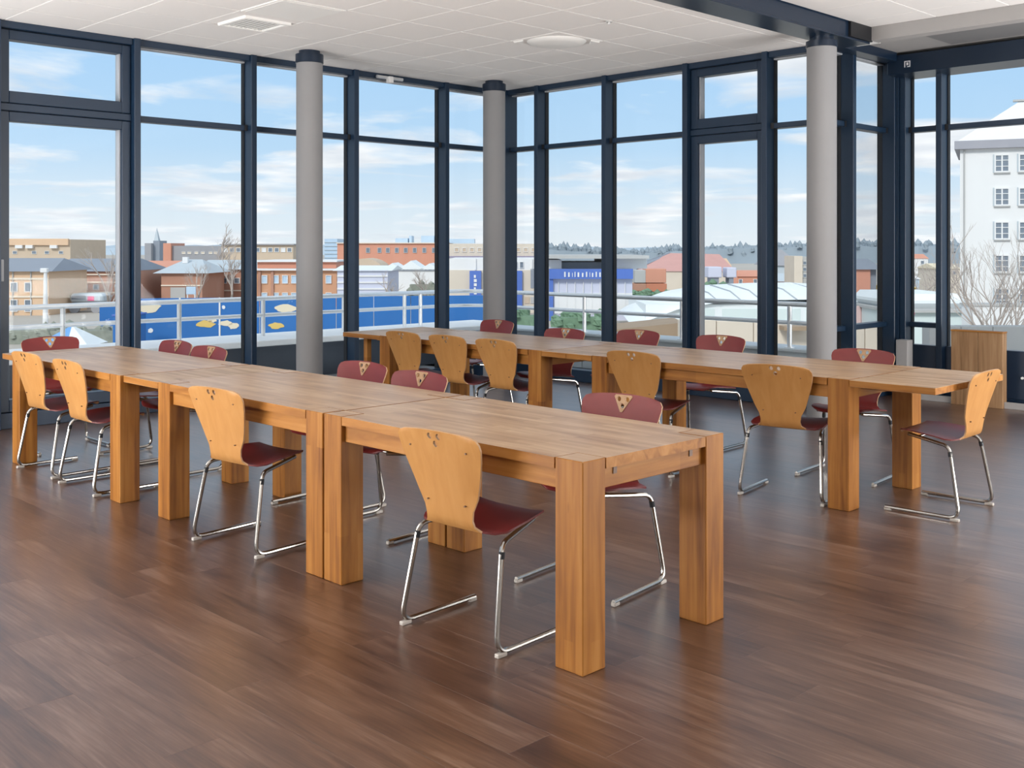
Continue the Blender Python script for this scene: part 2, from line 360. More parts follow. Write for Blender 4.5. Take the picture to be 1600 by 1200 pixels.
def lay(x_o, y_o, xa, xb_, ya, yb_, z):
    i0 = math.floor((xa-x_o)/.6); i1 = math.ceil((xb_-x_o)/.6); j0 = math.floor((ya-y_o)/.6); j1 = math.ceil((yb_-y_o)/.6)
    for i in range(i0, i1):
        for j in range(j0, j1):
            x, y = x_o+.6*i, y_o+.6*j; a, b2, c2, d2 = max(x, xa), min(x+.6, xb_), max(y, ya), min(y+.6, yb_)
            if b2-a < .03 or d2-c2 < .03: continue
            if z == ZC and (round(x, 2), round(y, 2)) in SPECIAL: continue
            q = [pix((p, r, z)) for p in (a, (a+b2)/2, b2) for r in (c2, (c2+d2)/2, d2)]
            seen = any(k and -5 < k[0] < 1605 and -5 < k[1] < 700 for k in q)
            key = (round(b2-a, 3), round(d2-c2, 3))
            if seen:
                if key not in tile_cache: tile_cache[key] = tile_mb(b2-a, d2-c2).mesh('ceiling_tile', M_TILE)
                put(tile_cache[key], 'ceiling_tile', ceiling, (a, c2, z))
            else:
                tm = tile_mb(b2-a, d2-c2); far_t.add([(v[0]+a, v[1]+c2, v[2]+z) for v in tm.v], tm.f)
lay(8.05, 5.78, X0, 9.10, 4.86, 9.30, ZC)
lay(8.05, 4.58, X0, 8.97, Y0, 4.60, ZC2)
tag(far_t.build('far_ceiling_tiles', M_TILE, ceiling), kind='stuff')

# ceiling fittings
ac = empty('ceiling_vent', (4.45, 7.58, ZC)); tag(ac, 'square ceiling air vent with a grey grille in a white raised frame', 'vent')
k = MB(); v0, v1, vi = .115, .555, .045
for a, b2 in (((.004, .004), (.596, v0)), ((.004, v1), (.596, .596)), ((.004, v0), (v0, v1)), ((v1, v0), (.596, v1))): k.box((*a, 0), (*b2, 0.01), 0.002)
k.build('surround', M_TILE, ac); k = MB()
for a, b2 in (((v0, v0), (v1, v0+vi)), ((v0, v1-vi), (v1, v1)), ((v0, v0+vi), (v0+vi, v1-vi)), ((v1-vi, v0+vi), (v1, v1-vi))): k.box((*a, -0.022), (*b2, 0.01), 0.006)
k.build('frame', M_PANEL, ac)
MB().box((v0+vi, v0+vi, -0.004), (v1-vi, v1-vi, 0.006)).build('grille', M_GRILLE, ac)
for i in range(8): MB().box((v0+vi+.006+i*0.044, v0+vi, -0.014), (v0+vi+.020+i*0.044, v1-vi, -0.004)).build('slat', M_GRILLE, ac)
df = empty('ceiling_diffuser', (7.15, 6.68, ZC)); tag(df, 'round white air diffuser on a square ceiling plate in mid ceiling', 'diffuser')
MB().box((-.297, -.297, -0.004), (.297, .297, 0.01), 0.003).build('plate', M_TILE, df)
vs, fs = [], []
for i, (r, z) in enumerate(((0.27, -0.004), (0.25, -0.022), (0.19, -0.035), (0.0, -0.038))):
    for q in range(32): vs.append((r*math.cos(2*PI*q/32), r*math.sin(2*PI*q/32), z))
for i in range(3):
    for q in range(32): fs.append((i*32+q, i*32+32+q, i*32+32+(q+1) % 32, i*32+(q+1) % 32))
MB().add(vs, fs).build('disc', M_PANEL, df, True)
for sx, sy in ((-1, 1), (1, -1)): MB().quadprism([(sx*.28, sy*.28, -.004), (sx*.15, sy*.28, -.004), (sx*.28, sy*.15, -.004)], [(sx*.27, sy*.27, -.016), (sx*.16, sy*.27, -.016), (sx*.27, sy*.16, -.016)]).build('corner_fin', M_PANEL, df)
lp = empty('light_panel', (4.45, 6.98, ZC)); tag(lp, 'flat pale unlit light panel beside the ceiling vent', 'light panel')
MB().box((.004, .004, -0.006), (.596, .596, 0.01), 0.003).build('frame', M_SLAB, lp); MB().box((.03, .03, -0.009), (.57, .57, -0.005), 0.002).build('diffuser', M_PANEL, lp)
sp = empty('sprinkler_head', (7.25, 6.16, ZC)); tag(sp, 'tiny grey sprinkler head on a ceiling joint', 'sprinkler'); sp.location = (6.82, 5.78, ZC)
MB().tube([(0, 0, 0.0), (0, 0, -.012)], .028, 12).build('rosette', M_GRILLE, sp); MB().tube([(0, 0, -.012), (0, 0, -.03)], .01, 8).build('nozzle', M_STAINLESS, sp)

# right-hand bay: grey downstand beam, lowered ceiling, vent panels, dark blue steel beam
tr1 = MB().box((8.97, Y0, 3.33), (9.12, 4.58, 3.75), 0.004).build('trim_1', M_PLASTER); tag(tr1, 'grey plastered downstand edge between the two ceilings', kind='structure')
bayc = MB().box((9.0, Y0, 3.43), (10.6, 5.3, 3.75)).build('ceiling_bay', M_PLASTER); tag(bayc, 'lower grey ceiling strip over the window bay', kind='structure')
for i in range(6):
    y1 = 4.35-i*1.25
    MB().box((9.22, y1-1.13, 3.418), (10.12, y1, 3.432), 0.004).build('vent_panel', M_VENTD, bayc)
bm_ = empty('steel_beam', (0, 4.73, 3.30)); tag(bm_, 'dark blue steel beam running below the ceiling to the round column', 'beam', kind='structure')
MB().box((X0, -.145, 0), (8.97, .145, .018), .002).build('lower_flange', M_STEEL, bm_)
MB().box((X0, -.135, .018), (8.97, -.115, .16)).build('side_plate', M_STEEL, bm_)
MB().box((X0, .115, .018), (8.97, .145, .08)).build('rear_plate', M_STEEL, bm_)
MB().box((8.60, -.16, .02), (8.99, .16, .15)).build('end_gap_block', M_BLACK, bm_)  # black block put in for the dark gap at the beam end

# ------------------------------------------------------------------ glazed walls
wn = [0]
class Bay:
    """one bay of the curtain wall; a runs along the wall, n into the room"""
    def __init__(s, mapf, a0, a1, low=None, sash=False, mull='hi', ztop=ZC, zt=2.663, spandrel=0.0, label=None, bottom=0.13):
        wn[0] += 1
        w = empty('window_%d' % wn[0]); tag(w, label or 'tall dark blue framed window bay looking out over the town', kind='structure'); s.w = w
        def bx(name, m_, a, b2, c=0.004):
            return MB().box(mapf(*a), mapf(*b2), c).build(name, m_, w)
        mw = 0.06
        bx('mullion', M_FRAME, (a1-mw/2, -.16, 0.0), (a1+mw/2, .03, ztop))
        i0, i1 = a0+mw/2, a1-mw/2
        hh = 0.06
        bx('head_rail', M_FRAME, (i0, -.16, ztop-hh), (i1, 0, ztop))
        bx('bottom_rail', M_FRAME, (i0, -.16, 0), (i1, -.02, bottom))
        g = -.13
        if sash:
            bx('transom', M_FRAME, (i0, -.16, zt-.03), (i1, -.03, zt+.03))
            for nm, za, zb, fr_ in (('vent_sash', zt+.03, ztop-hh, .085), ('door_leaf', bottom, zt-.03, .085)):
                k = MB(); n0, n1 = -.15, -.035
                k.box(mapf(i0+.006, n0, za+.006), mapf(i0+fr_, n1, zb-.006), .004).box(mapf(i1-fr_, n0, za+.006), mapf(i1-.006, n1, zb-.006), .004)
                k.box(mapf(i0+fr_, n0, zb-fr_), mapf(i1-fr_, n1, zb-.006), .004).box(mapf(i0+fr_, n0, za+.006), mapf(i1-fr_, n1, za+fr_+.02), .004)
                k.build(nm, M_FRAME, w)
                bx('pane', M_GLASS, (i0+fr_, g-.006, za+fr_+.02), (i1-fr_, g+.006, zb-fr_), 0)
                bx('glazing_bead', M_BEAD, (i0+fr_, g-.015, za+fr_), (i0+fr_+.012, g+.06, zb-fr_), 0); bx('glazing_bead', M_BEAD, (i1-fr_-.012, g-.015, za+fr_), (i1-fr_, g+.06, zb-fr_), 0)
        else:
            bx('transom', M_FRAME, (i0, -.16, zt-.026), (i1, -.045, zt+.026))
            bx('transom_cap', M_BLACK, (i1-.035, -.06, zt-.028), (i1+.001, -.04, zt+.028), 0); bx('transom_cap', M_BLACK, (i0-.001, -.06, zt-.028), (i0+.035, -.04, zt+.028), 0)
            zb = bottom
            if low: 
                bx('low_transom', M_FRAME, (i0, -.16, low-.025), (i1, -.05, low+.025)); 
            if spandrel:
                bx('spandrel_panel', M_SPAN, (i0, -.15, bottom), (i1, -.05, spandrel)); zb = spandrel
            cuts = [zb] + ([low] if low else []) + [zt, ztop-hh]
            for za, zb2 in zip(cuts[:-1], cuts[1:]):
                bx('pane', M_GLASS, (i0, g-.006, za), (i1, g+.006, zb2), 0)
            bx('gasket', M_GASKET, (i0, g-.02, zb), (i0+.010, g+.03, ztop-hh), 0); bx('gasket', M_GASKET, (i1-.010, g-.02, zb), (i1, g+.03, ztop-hh), 0)
            bx('glazing_bead', M_BEAD, (i0+.010, g-.012, ztop-hh-.012), (i1-.010, g+.05, ztop-hh), 0)
LW = lambda a, n, z: (a, 9.25-n, z)
RW = lambda a, n, z: (8.97-n, a, z)
TW = lambda a, n, z: (a, 5.10-n, z)
BW = lambda a, n, z: (10.5-n, a, z)
lm = [-3.5, -2.0, -0.41, 0.79, 1.99, 3.19, 4.388, 5.572, 6.797, 8.06, 8.99]
LLAB = {5: 'door bay with opening vent and narrow handle at the far left of the glass wall'}
for i in range(len(lm)-1):
    Bay(LW, lm[i], lm[i+1], sash=(i in (5, 3)), label=LLAB.get(i, 'window bay %s in the left glass wall' % ['behind the camera side', 'beyond the frame', 'out of view', 'door beside the frame', 'next to the door bay', '', 'second from the door, looking onto the blue hoarding', 'third from the door, behind the first round column', 'fourth from the door, with the window opener', 'fifth from the door, beside the corner column'][i]))
    if i == 5:
        hb = MB().box((3.225, 9.245, 1.22), (3.25, 9.275, 1.40), .004).build('door_handle', M_BEAD, bpy.data.objects['window_%d' % wn[0]])
    if i == 8:
        k = MB().tube([(7.05, 9.21, 3.325), (7.40, 9.21, 3.325)], .018, 10).build('window_opener', M_STAINLESS, bpy.data.objects['window_%d' % wn[0]])
        MB().box((7.19, 9.17, 3.27), (7.25, 9.23, 3.34), .006).build('opener_motor', M_WHITEP, bpy.data.objects['window_%d' % wn[0]])
MB().box((8.95, 9.185, 0), (9.135, 9.41, ZC)).build('trim_2', M_FRAME)['kind'] = 'structure'
rm = [5.10, 5.65, 6.58, 7.66, 8.685, 9.24]
for i in range(len(rm)-1):
    Bay(RW, rm[i], rm[i+1], sash=(i == 1), mull='lo', label='window bay %s in the right glass wall' % ['behind the thick right column', 'with an opening vent over a tall sash', 'showing the red sloped roof', 'showing the blue shop sign', 'next to the corner column'][i])
MB().box((8.94, 5.04, 0), (9.13, 5.14, ZC)).build('trim_3', M_FRAME)['kind'] = 'structure'
tm_ = [9.13, 9.62, 10.47]
for i in range(2):
    Bay(TW, tm_[i], tm_[i+1], low=.72, ztop=3.43, zt=2.69, label='narrow window bay %s in the short return wall' % ['beside the right column', 'at the inner corner'][i])
MB().box((10.46, 5.035, 0), (10.655, 5.25, 3.5)).build('trim_4', M_FRAME)['kind'] = 'structure'
bmul = [5.0, 4.63, 2.9, 1.2, -0.5, -2.0, -3.5]
for i in range(len(bmul)-1):
    bb_ = Bay(BW, bmul[i+1], bmul[i], low=(.72 if i == 0 else None), ztop=3.34, zt=2.69, spandrel=.52, bottom=.06, label='window bay %s above a dark blue panel' % ['beside the bay corner, over a short pillar,', 'framing the white gabled building', 'right of view', 'further right of view', 'near the rear wall', 'last one at the rear'][i])
    if i == 1: KNOB_BAY = bb_.w
tag(MB().box((8.99, 4.93, 3.34), (10.2, 5.06, 3.429), .004).build('trim_6', M_STEEL), 'short dark blue lintel over the narrow return windows', kind='structure')
ln = empty('trim_5'); tag(ln, 'dark blue lintel band above the right bay windows', kind='structure')
MB().box((10.2, Y0, 3.215), (10.66, 5.03, 3.40), .004).build('lintel', M_STEEL, ln)
sg = empty('pictogram_sign', (10.198, 4.82, 3.30)); tag(sg, 'small pale square pictogram on the dark blue lintel', 'sign')
MB().box((-.004, -.035, -.035), (0, .035, .035)).build('plate', M_SPAN, sg)
for a in (((-.03, -.03), (-.022, .03)), ((.022, -.03), (.03, .03)), ((-.022, .022), (.022, .03)), ((-.022, -.03), (.0, -.022)), ((-.01, -.012), (.008, .014))):
    MB().box((-.006, a[0][0], a[0][1]), (-.004, a[1][0], a[1][1])).build('mark', M_WHITEP, sg)
pil = MB().box((10.28, 4.86, 0), (10.40, 4.98, .58), .005).build('short_pillar', M_PLASTER); tag(pil, 'short pale square pillar stub in the right bay corner', 'pillar')
tag(MB().box((10.30, Y0, 0), (10.34, 4.86, .06), .004).build('baseboard_right', M_PLASTER), 'pale skirting along the right bay', kind='structure')
# rear and side closing walls (behind the camera)
tag(MB().box((X0-.2, Y0-.2, -.3), (10.7, Y0, 3.75)).build('wall_rear', M_WALL), 'plain white wall behind the camera', kind='structure')
tag(MB().box((X0-.2, Y0, -.3), (X0, 9.5, 3.75)).build('wall_side', M_WALL), 'plain white wall beside the camera', kind='structure')

# ------------------------------------------------------------------ columns
def column(x, y, ztop, capz, label):
    c = empty('column', (x, y, 0)); tag(c, label, 'column', kind='structure')
    def lathe(prof, n=48):
        vs, fs = [], []
        for r, z in prof:
            for q in range(n): vs.append((r*math.cos(2*PI*q/n), r*math.sin(2*PI*q/n), z))
        for i in range(len(prof)-1):
            for q in range(n): fs.append((i*n+q, i*n+(q+1) % n, (i+1)*n+(q+1) % n, (i+1)*n+q))
        return MB().add(vs, fs)
    sharp(lathe([(.125, 0), (.125, capz)]).build('shaft', M_COL, c).data)
    sharp(lathe([(.124, capz), (.132, capz+.002), (.132, ztop-.035), (.10, ztop-.03), (.10, ztop)]).build('collar', M_STEEL, c).data)
column(5.843, 8.68, ZC, 3.25, 'round grey concrete column with dark blue collar before the left glass wall')
column(8.381, 8.793, ZC, 3.25, 'round grey concrete column with dark blue collar in the far corner')
column(8.39, 4.73, 3.30, 3.21, 'round grey concrete column under the dark blue steel beam')

# ------------------------------------------------------------------ tables
TT, TLX, TLY, TH_ = 0.75, 0.122, 0.133, 0.040
LEGM = MB().box((0, 0, 0), (TLX, TLY, TT), .003).mesh('leg', [M_LEG, M_TOP])
for p_ in LEGM.polygons:
    if p_.normal.z > .5 and p_.center.z > .7: p_.material_index = 1
def side_faces(me):
    for p_ in me.polygons: p_.material_index = 1 if abs(p_.normal.z) < .5 else 0
    return me
def table(x, y, w, l, label, leaf_lo=0.0, leaf_hi=0.0, support=False):
    t_ = empty('dining_table', (x, y, 0)); tag(t_, label, 'table', 'solid oak dining tables')
    for lx in (0, w-TLX):
        for ly in (0, l-TLY): put(LEGM, 'leg', t_, (lx, ly, 0))
    g_ = .004; z0, z1 = TT-TH_, TT-.0008
    # plank top notched round the four through-legs
    pts = [(TLX+g_, 0), (w-TLX-g_, 0), (w-TLX-g_, TLY+g_), (w, TLY+g_), (w, l-TLY-g_), (w-TLX-g_, l-TLY-g_), (w-TLX-g_, l), (TLX+g_, l), (TLX+g_, l-TLY-g_), (0, l-TLY-g_), (0, TLY+g_), (TLX+g_, TLY+g_)]
    me = MB().quadprism([(a, b2, z0) for a, b2 in pts], [(a, b2, z1) for a, b2 in pts]).mesh('tabletop', [M_TOP, M_RAIL]); side_faces(me)
    put(me, 'tabletop', t_)
    ah = .075
    for xx in (.022, w-.022-.025): MB().box((xx, TLY, z0-ah), (xx+.025, l-TLY, z0-.004), .002).build('side_rail', M_RAIL, t_)
    for yy in (.022, l-.022-.025): MB().box((TLX, yy, z0-ah), (w-TLX, yy+.025, z0-.004), .002).build('end_rail', M_RAILX, t_)
    for yy, sgn, has in ((.022, -1, leaf_lo), (l-.022, 1, leaf_hi)):
        for xx in (TLX+.065, w-TLX-.085):
            MB().box((xx, yy, z0-.030), (xx+.020, yy+sgn*(.30 if has else .004), z0-.006), .0).build('slide_end', M_RAIL if has else M_SCREW, t_)
    for a, b2 in ((-leaf_lo, -.002), (l+.002, l+leaf_hi)):
        if b2-a < .02: continue
        side_faces(MB().box((0, a, z0), (w, b2, z1-.001), .002).build('extension_leaf', [M_LEAF, M_RAIL], t_).data)
    if support: MB().box((.13, l+leaf_hi-.18, 0), (.18, l+leaf_hi-.13, z0-.001), .002).build('support_leg', M_LEG, t_)
    return t_
XA, WA = 2.819, 0.856
table(XA, 2.509, WA, 1.564, 'solid oak table nearest the camera, at the near end of the front row')
table(XA, 4.085, WA, 1.590, 'middle oak table of the front row, joined to a loose leaf', leaf_hi=.434)
table(XA-.02, 6.111, WA, 1.695, 'far left oak table of the front row, reaching the door bay', leaf_hi=.19)
XB, WB = 5.655, 0.919
table(XB, 3.018, WB, 1.934, 'right oak table of the rear row with a pulled out end leaf', leaf_lo=.50, leaf_hi=.242)
table(XB, 5.438, WB, 1.910, 'left oak table of the rear row near the corner column', leaf_lo=.242, leaf_hi=.53, support=True)

# ------------------------------------------------------------------ chairs
prof = [(.402,.437),(.392,.446),(.36,.453),(.29,.452),(.22,.446),(.15,.438),(.098,.431),(.064,.430),(.041,.437),(.027,.452),(.018,.475),(.010,.51),(-.001,.56),(-.013,.61),(-.025,.66),(-.038,.71),(-.051,.757),(-.060,.788),(-.066,.806),(-.070,.816)]
half = [.115,.150,.180,.204,.219,.227,.222,.194,.150,.128,.123,.130,.158,.176,.194,.209,.219,.218,.205,.172]
NB = 8                                                   # index where the seat ends and the back begins
NA = 16
def grid(i0, i1, off):
    rows = []
    for i in range(i0, i1+1):
        x, z = prof[i]; h = half[i]
        a = Vector(prof[max(i-1, 0)]); b2 = Vector(prof[min(i+1, len(prof)-1)]); d = (b2-a).normalized(); nrm = Vector((d.y, -d.x)); nrm = -nrm if False else nrm
        row = []
        back = max(0.0, min(1.0, (z-.45)/.12)) if i >= NB else 0.0
        seat = 0.0 if i >= NB else min(1.0, (NB-i)/3.0)*min(1, i/2.0)
        for k in range(NA+1):
            s_ = -1+2*k/NA
            xx = x + .016*back*abs(s_)**2.2; zz = z + .012*seat*abs(s_)**2.5 - (0.010*s_*s_ if i >= len(prof)-3 else 0)
            if i <= 1: xx -= .012*s_*s_
            row.append((xx+nrm.x*off, s_*h, zz+nrm.y*off))
        rows.append(row)
    return rows
def shell(i0, i1, thick, caps):
    # 'front' = upper / sitting side, 'rear' = underside; nrm of the profile points to the sitting side
    A = grid(i0, i1, 0.0); B = grid(i0, i1, -thick); n = len(A); mb = MB()
    vs = [p for r in A for p in r]+[p for r in B for p in r]; o = n*(NA+1)
    fA, fB, fE = [], [], []
    for i in range(n-1):
        for k in range(NA):
            a = i*(NA+1)+k; q = (a, a+1, a+NA+2, a+NA+1); fA.append(q); fB.append(tuple(j+o for j in q[::-1]))
        a = i*(NA+1); fE.append((a, a+NA+1, a+NA+1+o, a+o)); a += NA; fE.append((a+o, a+NA+1+o, a+NA+1, a))
    for k in range(NA):
        if caps[0]: fE.append((k+1, k, k+o, k+1+o))
        if caps[1]: a = (n-1)*(NA+1)+k; fE.append((a, a+1, a+1+o, a+o))
    mb.add(vs, fA, 0); mb.v = mb.v; base = len(mb.v)
    mb.f += fB; mb.mi += [1]*len(fB); mb.f += fE; mb.mi += [2]*len(fE)
    return mb
def cut(obj, cutter):
    md = obj.modifiers.new('b', 'BOOLEAN'); md.object = cutter; md.operation = 'DIFFERENCE'; md.solver = 'EXACT'
    dg = bpy.context.evaluated_depsgraph_get(); me = bpy.data.meshes.new_from_object(obj.evaluated_get(dg))
    obj.modifiers.clear(); obj.data = me
chair0 = empty('cafe_chair')
seat = shell(0, NB, .008, (True, False)).build('seat', [M_RED, M_BEECH, M_REDE], chair0)
back = shell(NB, len(prof)-1, .008, (False, True)).build('backrest', [M_RED, M_BEECH, M_EDGE], chair0)
hc = MB()
for hy_, hz in ((-.023, .790), (.023, .790), (0, .760)):
    hc.tube([(-.2, hy_, hz), (.1, hy_, hz)], .0125, 10)
hob = hc.build('cutter', M_EDGE)
em = MB()
tri = [(-.046, .812), (.046, .812), (.052, .804), (.006, .735), (-.006, .735), (-.052, .804)]
def bx_(z): # sitting-side x of the back at height z
    for (xa, za), (xb2, zb) in zip(prof[NB:], prof[NB+1:]):
        if za <= z <= zb: return xa+(xb2-xa)*(z-za)/(zb-za)
    return prof[-1][0]
em.quadprism([(bx_(z)-.002, y, z-.002) for y, z in tri], [(bx_(z)+.005, y*.93, z-.002) for y, z in tri])
emb = em.build('emblem', M_EDGE, chair0); tag(emb, 'pale wood triangle with three holes')
sharp(emb.data)
bpy.context.view_layer.update()
cut(back, hob); cut(emb, hob)
bpy.data.objects.remove(hob)
sharp(seat.data, .9); sharp(back.data, .9)
for yy, zz in ((-.15, .74), (.15, .74), (-.10, .53), (.10, .53)):
    kx = bx_(zz)+.016*(abs(yy)/.21)**2.2*max(0, min(1, (zz-.45)/.12))-.0105
    MB().tube([(kx-.003, yy, zz), (kx+.006, yy, zz)], .0034, 8).build('screw', M_SCREW, chair0)
R_ = .0105
for sd in (-1, 1):
    yb, yt = .258*sd, .225*sd
    pth = arcpath([(.42, yb, R_+.006), (.0, yb, R_+.006), (.068, yt, .400), (.33, .15*sd, .432)], .055, 7)
    sharp(MB().tube(pth, R_, 10).build('sled_leg', M_CHROME, chair0).data)
    MB().tube([(.0595, (yb+(yt-yb)*.86), .345), (.0642, (yb+(yt-yb)*.93), .371)], R_+.0012, 10).build('rubber_sleeve', M_GASKET, chair0)
    MB().box((.385, yb-.011, 0), (.425, yb+.011, .016), .003).build('glide', M_GLIDE, chair0)
    MB().box((.0, yb-.011, 0), (.05, yb+.011, .016), .003).build('glide', M_GLIDE, chair0)
sharp(MB().tube([(.27, -.17, .424), (.27, .17, .424)], .007, 8).build('cross_bar', M_CHROME, chair0).data)
first = [True]
def chair(x, y, rz, label, group):
    if first[0]: r = chair0; first[0] = False
    else:
        r = chair0.copy(); C.objects.link(r)
        for ch in chair0.children:
            c = ch.copy(); C.objects.link(c); c.parent = r
    r.location = (x, y, 0); r.rotation_euler = (0, 0, math.radians(rz)); tag(r, label, 'chair', group)
GA, GB, GC, GD = 'chairs on the near side of the front row', 'chairs on the near side of the rear row', 'chairs on the far side of the front row', 'chairs on the far side of the rear row'
chair(2.705, 3.10, 3.3, 'beech-backed chair with dark red seat closest to the camera', GA)
chair(2.735, 4.82, 6, 'beech-backed chair with dark red seat at the middle table of the front row', GA)
chair(2.755, 6.64, 0, 'beech-backed chair second from the left end of the front row', GA)
chair(2.760, 7.32, 3, 'beech-backed chair at the far left end, its legs before the end table leg', GA)
chair(3.850, 3.22, 187, 'red-fronted chair across the table nearest the camera', GC)
chair(3.780, 4.61, 184, 'red-fronted chair second from the near end behind the front row', GC)
chair(3.860, 5.24, 184, 'red-fronted chair behind the front row, before the first round column', GC)
chair(3.715, 6.81, 183, 'red-fronted chair behind the front row, right one of the pair at the second window', GC)
chair(3.770, 7.40, 183, 'red-fronted chair behind the front row, left one of the pair at the second window', GC)
chair(3.285, 8.33, -90, 'dark red chair at the far left head of the front row, before the door bay', 'chairs at the heads of the rows')
chair(5.625, 6.94, 0, 'beech-backed chair at the far left of the rear row beside its corner leg', GB)
chair(5.635, 6.40, 0, 'beech-backed chair second from the left of the rear row', GB)
chair(5.645, 5.86, 0, 'beech-backed chair third from the left of the rear row', GB)
chair(5.645, 4.54, 2, 'beech-backed chair at the middle of the rear row, beside a paired leg', GB)
chair(5.610, 3.44, 9, 'beech-backed chair at the right table of the rear row, turned slightly', GB)
chair(7.02, 7.37, 181, 'red-fronted chair behind the rear row, before the corner column', GD)
chair(6.68, 6.19, 183, 'red-fronted chair behind the rear row, below the blue shop sign', GD)
chair(6.995, 5.65, 182, 'red-fronted chair behind the rear row, below the red sloped roof', GD)
chair(7.02, 4.85, 183, 'red-fronted chair behind the rear row, under the opening vent window', GD)
chair(6.75, 3.52, 185, 'red-fronted chair behind the rear row, right of the thick column', GD)
chair(6.13, 2.49, 92, 'beech-backed chair seen from the side at the right head of the rear row', 'chairs at the heads of the rows')

# wooden pedestal in the bay
pd = empty('wooden_pedestal', (10.26, 3.934, 0)); tag(pd, 'upright oak board pedestal standing before the right bay window', 'pedestal')
MB().box((-.0, 0, 0), (.035, .225, .70), .003).build('board', M_PED, pd); MB().box((.0, .228, 0), (.035, .482, .70), .003).build('board', M_PED, pd)
MB().box((.035, .0, 0), (.10, .03, .70), .002).build('side_board', M_PED, pd); MB().box((.035, .452, 0), (.10, .482, .70), .002).build('side_board', M_PED, pd)
MB().box((-.004, -.004, .70), (.105, .486, .715), .003).build('top_board', M_RAIL, pd)
MB().tube([(10.55, 3.86, .27), (10.53, 3.86, .27)], .012, 10).build('white_knob', M_WHITEP, KNOB_BAY)


# ------------------------------------------------------------------ terrace, parapet and railing
ter = MB().box((-14, 9.42, -.30), (9.9, 11.3, -.05)).box((9.14, 5.3, -.30), (10.35, 11.3, -.05)).build('terrace', M_TERR); tag(ter, 'grey paved terrace outside the glass walls', kind='structure')
pp = empty('parapet'); tag(pp, 'low terrace parapet with a broad white coping', kind='structure')
for i in range(11):
    x = -13.0+i*2.1
    MB().box((x+.006, 10.95, -.05), (min(x+2.094, 10.1), 11.25, .40), .004).build('parapet_panel', M_PARAD, pp)
MB().box((-13.2, 10.55, .39), (10.5, 11.45, .46), .01).build('coping', M_COPING, pp)
for i in range(3):
    y = 10.93-i*1.93
    MB().box((10.1, y-1.92, -.05), (10.35, y, .40), .004).build('parapet_panel', M_PARAL, pp)
MB().box((10.0, 5.25, .40), (10.45, 10.9, .44), .01).build('coping', M_PARAL, pp)
rl = empty('terrace_railing', (0, 11.08, .46)); tag(rl, 'two-bar stainless railing bending round the terrace corner', 'railing')
for z, r in ((.44, .027), (.245, .023)):
    sharp(MB().tube(arcpath([(-13, 0, z), (10.12, 0, z), (10.12, -5.75, z)], .55, 8), r, 10).build('rail', M_STAINLESS, rl).data)
def post(x, y):
    MB().tube([(x, y, -.03), (x, y, .42)], .025, 10).tube([(x, y, -.03), (x, y, -.012)], .055, 12).build('post', M_STAINLESS, rl)
for u in (-60, 98, 280, 411, 537, 632, 657): 
    a = (u-800)/F_PX; D = (FW.x+a*RT.x, FW.y+a*RT.y); post(11.08/D[1]*D[0], 0)
for y in (-.62, -2.1, -3.6, -5.0): post(10.12, y)

# ------------------------------------------------------------------ the town beyond
GZ = -4.8
def emat(n, c, r=0.85, var=0.08, sc=0.6): return mat(n, c, r, 0, var, sc)  # tones kept pale: distance haze is put into the town colours
E_BRICK = emat('town_brick', (0.47, 0.25, 0.175)); E_ORANGE = emat('town_orange_brick', (0.62, 0.335, 0.20)); E_PALE = emat('town_pale_orange', (0.72, 0.50, 0.33))
E_TAN = emat('town_tan', (0.60, 0.48, 0.36)); E_BEIGE = emat('town_beige', (0.68, 0.60, 0.50)); E_REDO = emat('town_terracotta', (0.66, 0.31, 0.215)); E_WHITE = emat('town_white', (0.78, 0.78, 0.775), var=.03)
E_LAV = emat('town_lavender', (0.60, 0.62, 0.74)); E_SLATE = emat('town_slate', (0.27, 0.30, 0.35)); E_SLATEL = emat('town_slate_pale', (0.50, 0.56, 0.60)); E_DGREY = emat('town_dark_grey', (0.34, 0.34, 0.36))
E_BLUEG = emat('town_blue_glass', (0.48, 0.62, 0.76), 0.4); E_BLUE = emat('town_sign_blue', (0.085, 0.17, 0.52), 0.6); E_HOARD = emat('hoarding_blue', (0.022, 0.15, 0.44), 0.6, .12, 0.4)
E_GLASS = emat('town_window_glass', (0.20, 0.24, 0.29), 0.3); E_BAND = emat('town_cream_band', (0.82, 0.72, 0.60)); E_TENT = emat('tent_white', (0.80, 0.84, 0.85), 0.6, .04)
E_TENTS = emat('tent_seam', (0.38, 0.42, 0.45)); E_PURP = emat('town_purple_roof', (0.33, 0.30, 0.40)); E_YEL = emat('paint_ochre', (0.72, 0.50, 0.15)); E_CREAM = emat('paint_cream', (0.78, 0.68, 0.50))
E_HEDGE = emat('hedge_green', (0.16, 0.26, 0.17), 0.9, .35, 3); E_BUSH = emat('bush_grey_green', (0.27, 0.29, 0.24), 0.9, .35, 3); E_BARK = emat('bare_bark', (0.24, 0.20, 0.17)); E_TWIG = emat('bare_twigs', (0.46, 0.40, 0.36))
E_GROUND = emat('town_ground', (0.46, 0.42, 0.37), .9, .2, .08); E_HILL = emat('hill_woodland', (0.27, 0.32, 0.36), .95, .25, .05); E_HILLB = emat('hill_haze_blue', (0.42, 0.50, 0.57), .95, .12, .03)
E_FROOF = emat('flat_roof_aqua', (0.66, 0.75, 0.74), .7); E_PINK = emat('sign_pink', (0.75, 0.12, 0.28), .6); E_TIMB = emat('timber_brown', (0.34, 0.25, 0.17), .8, .15, 3); E_GREEN = emat('tarp_green', (0.15, 0.42, 0.31)); E_GREYW = emat('concrete_grey', (0.47, 0.47, 0.46)); E_DBLUE = emat('canopy_blue', (0.16, 0.36, 0.70))
gr = MB().box((-900, 11.4, GZ-1), (1400, 1600, GZ)).box((10.7, -900, GZ-1), (1400, 11.4, GZ)).build('ground', E_GROUND); tag(gr, 'pale town ground below the terrace', kind='structure')
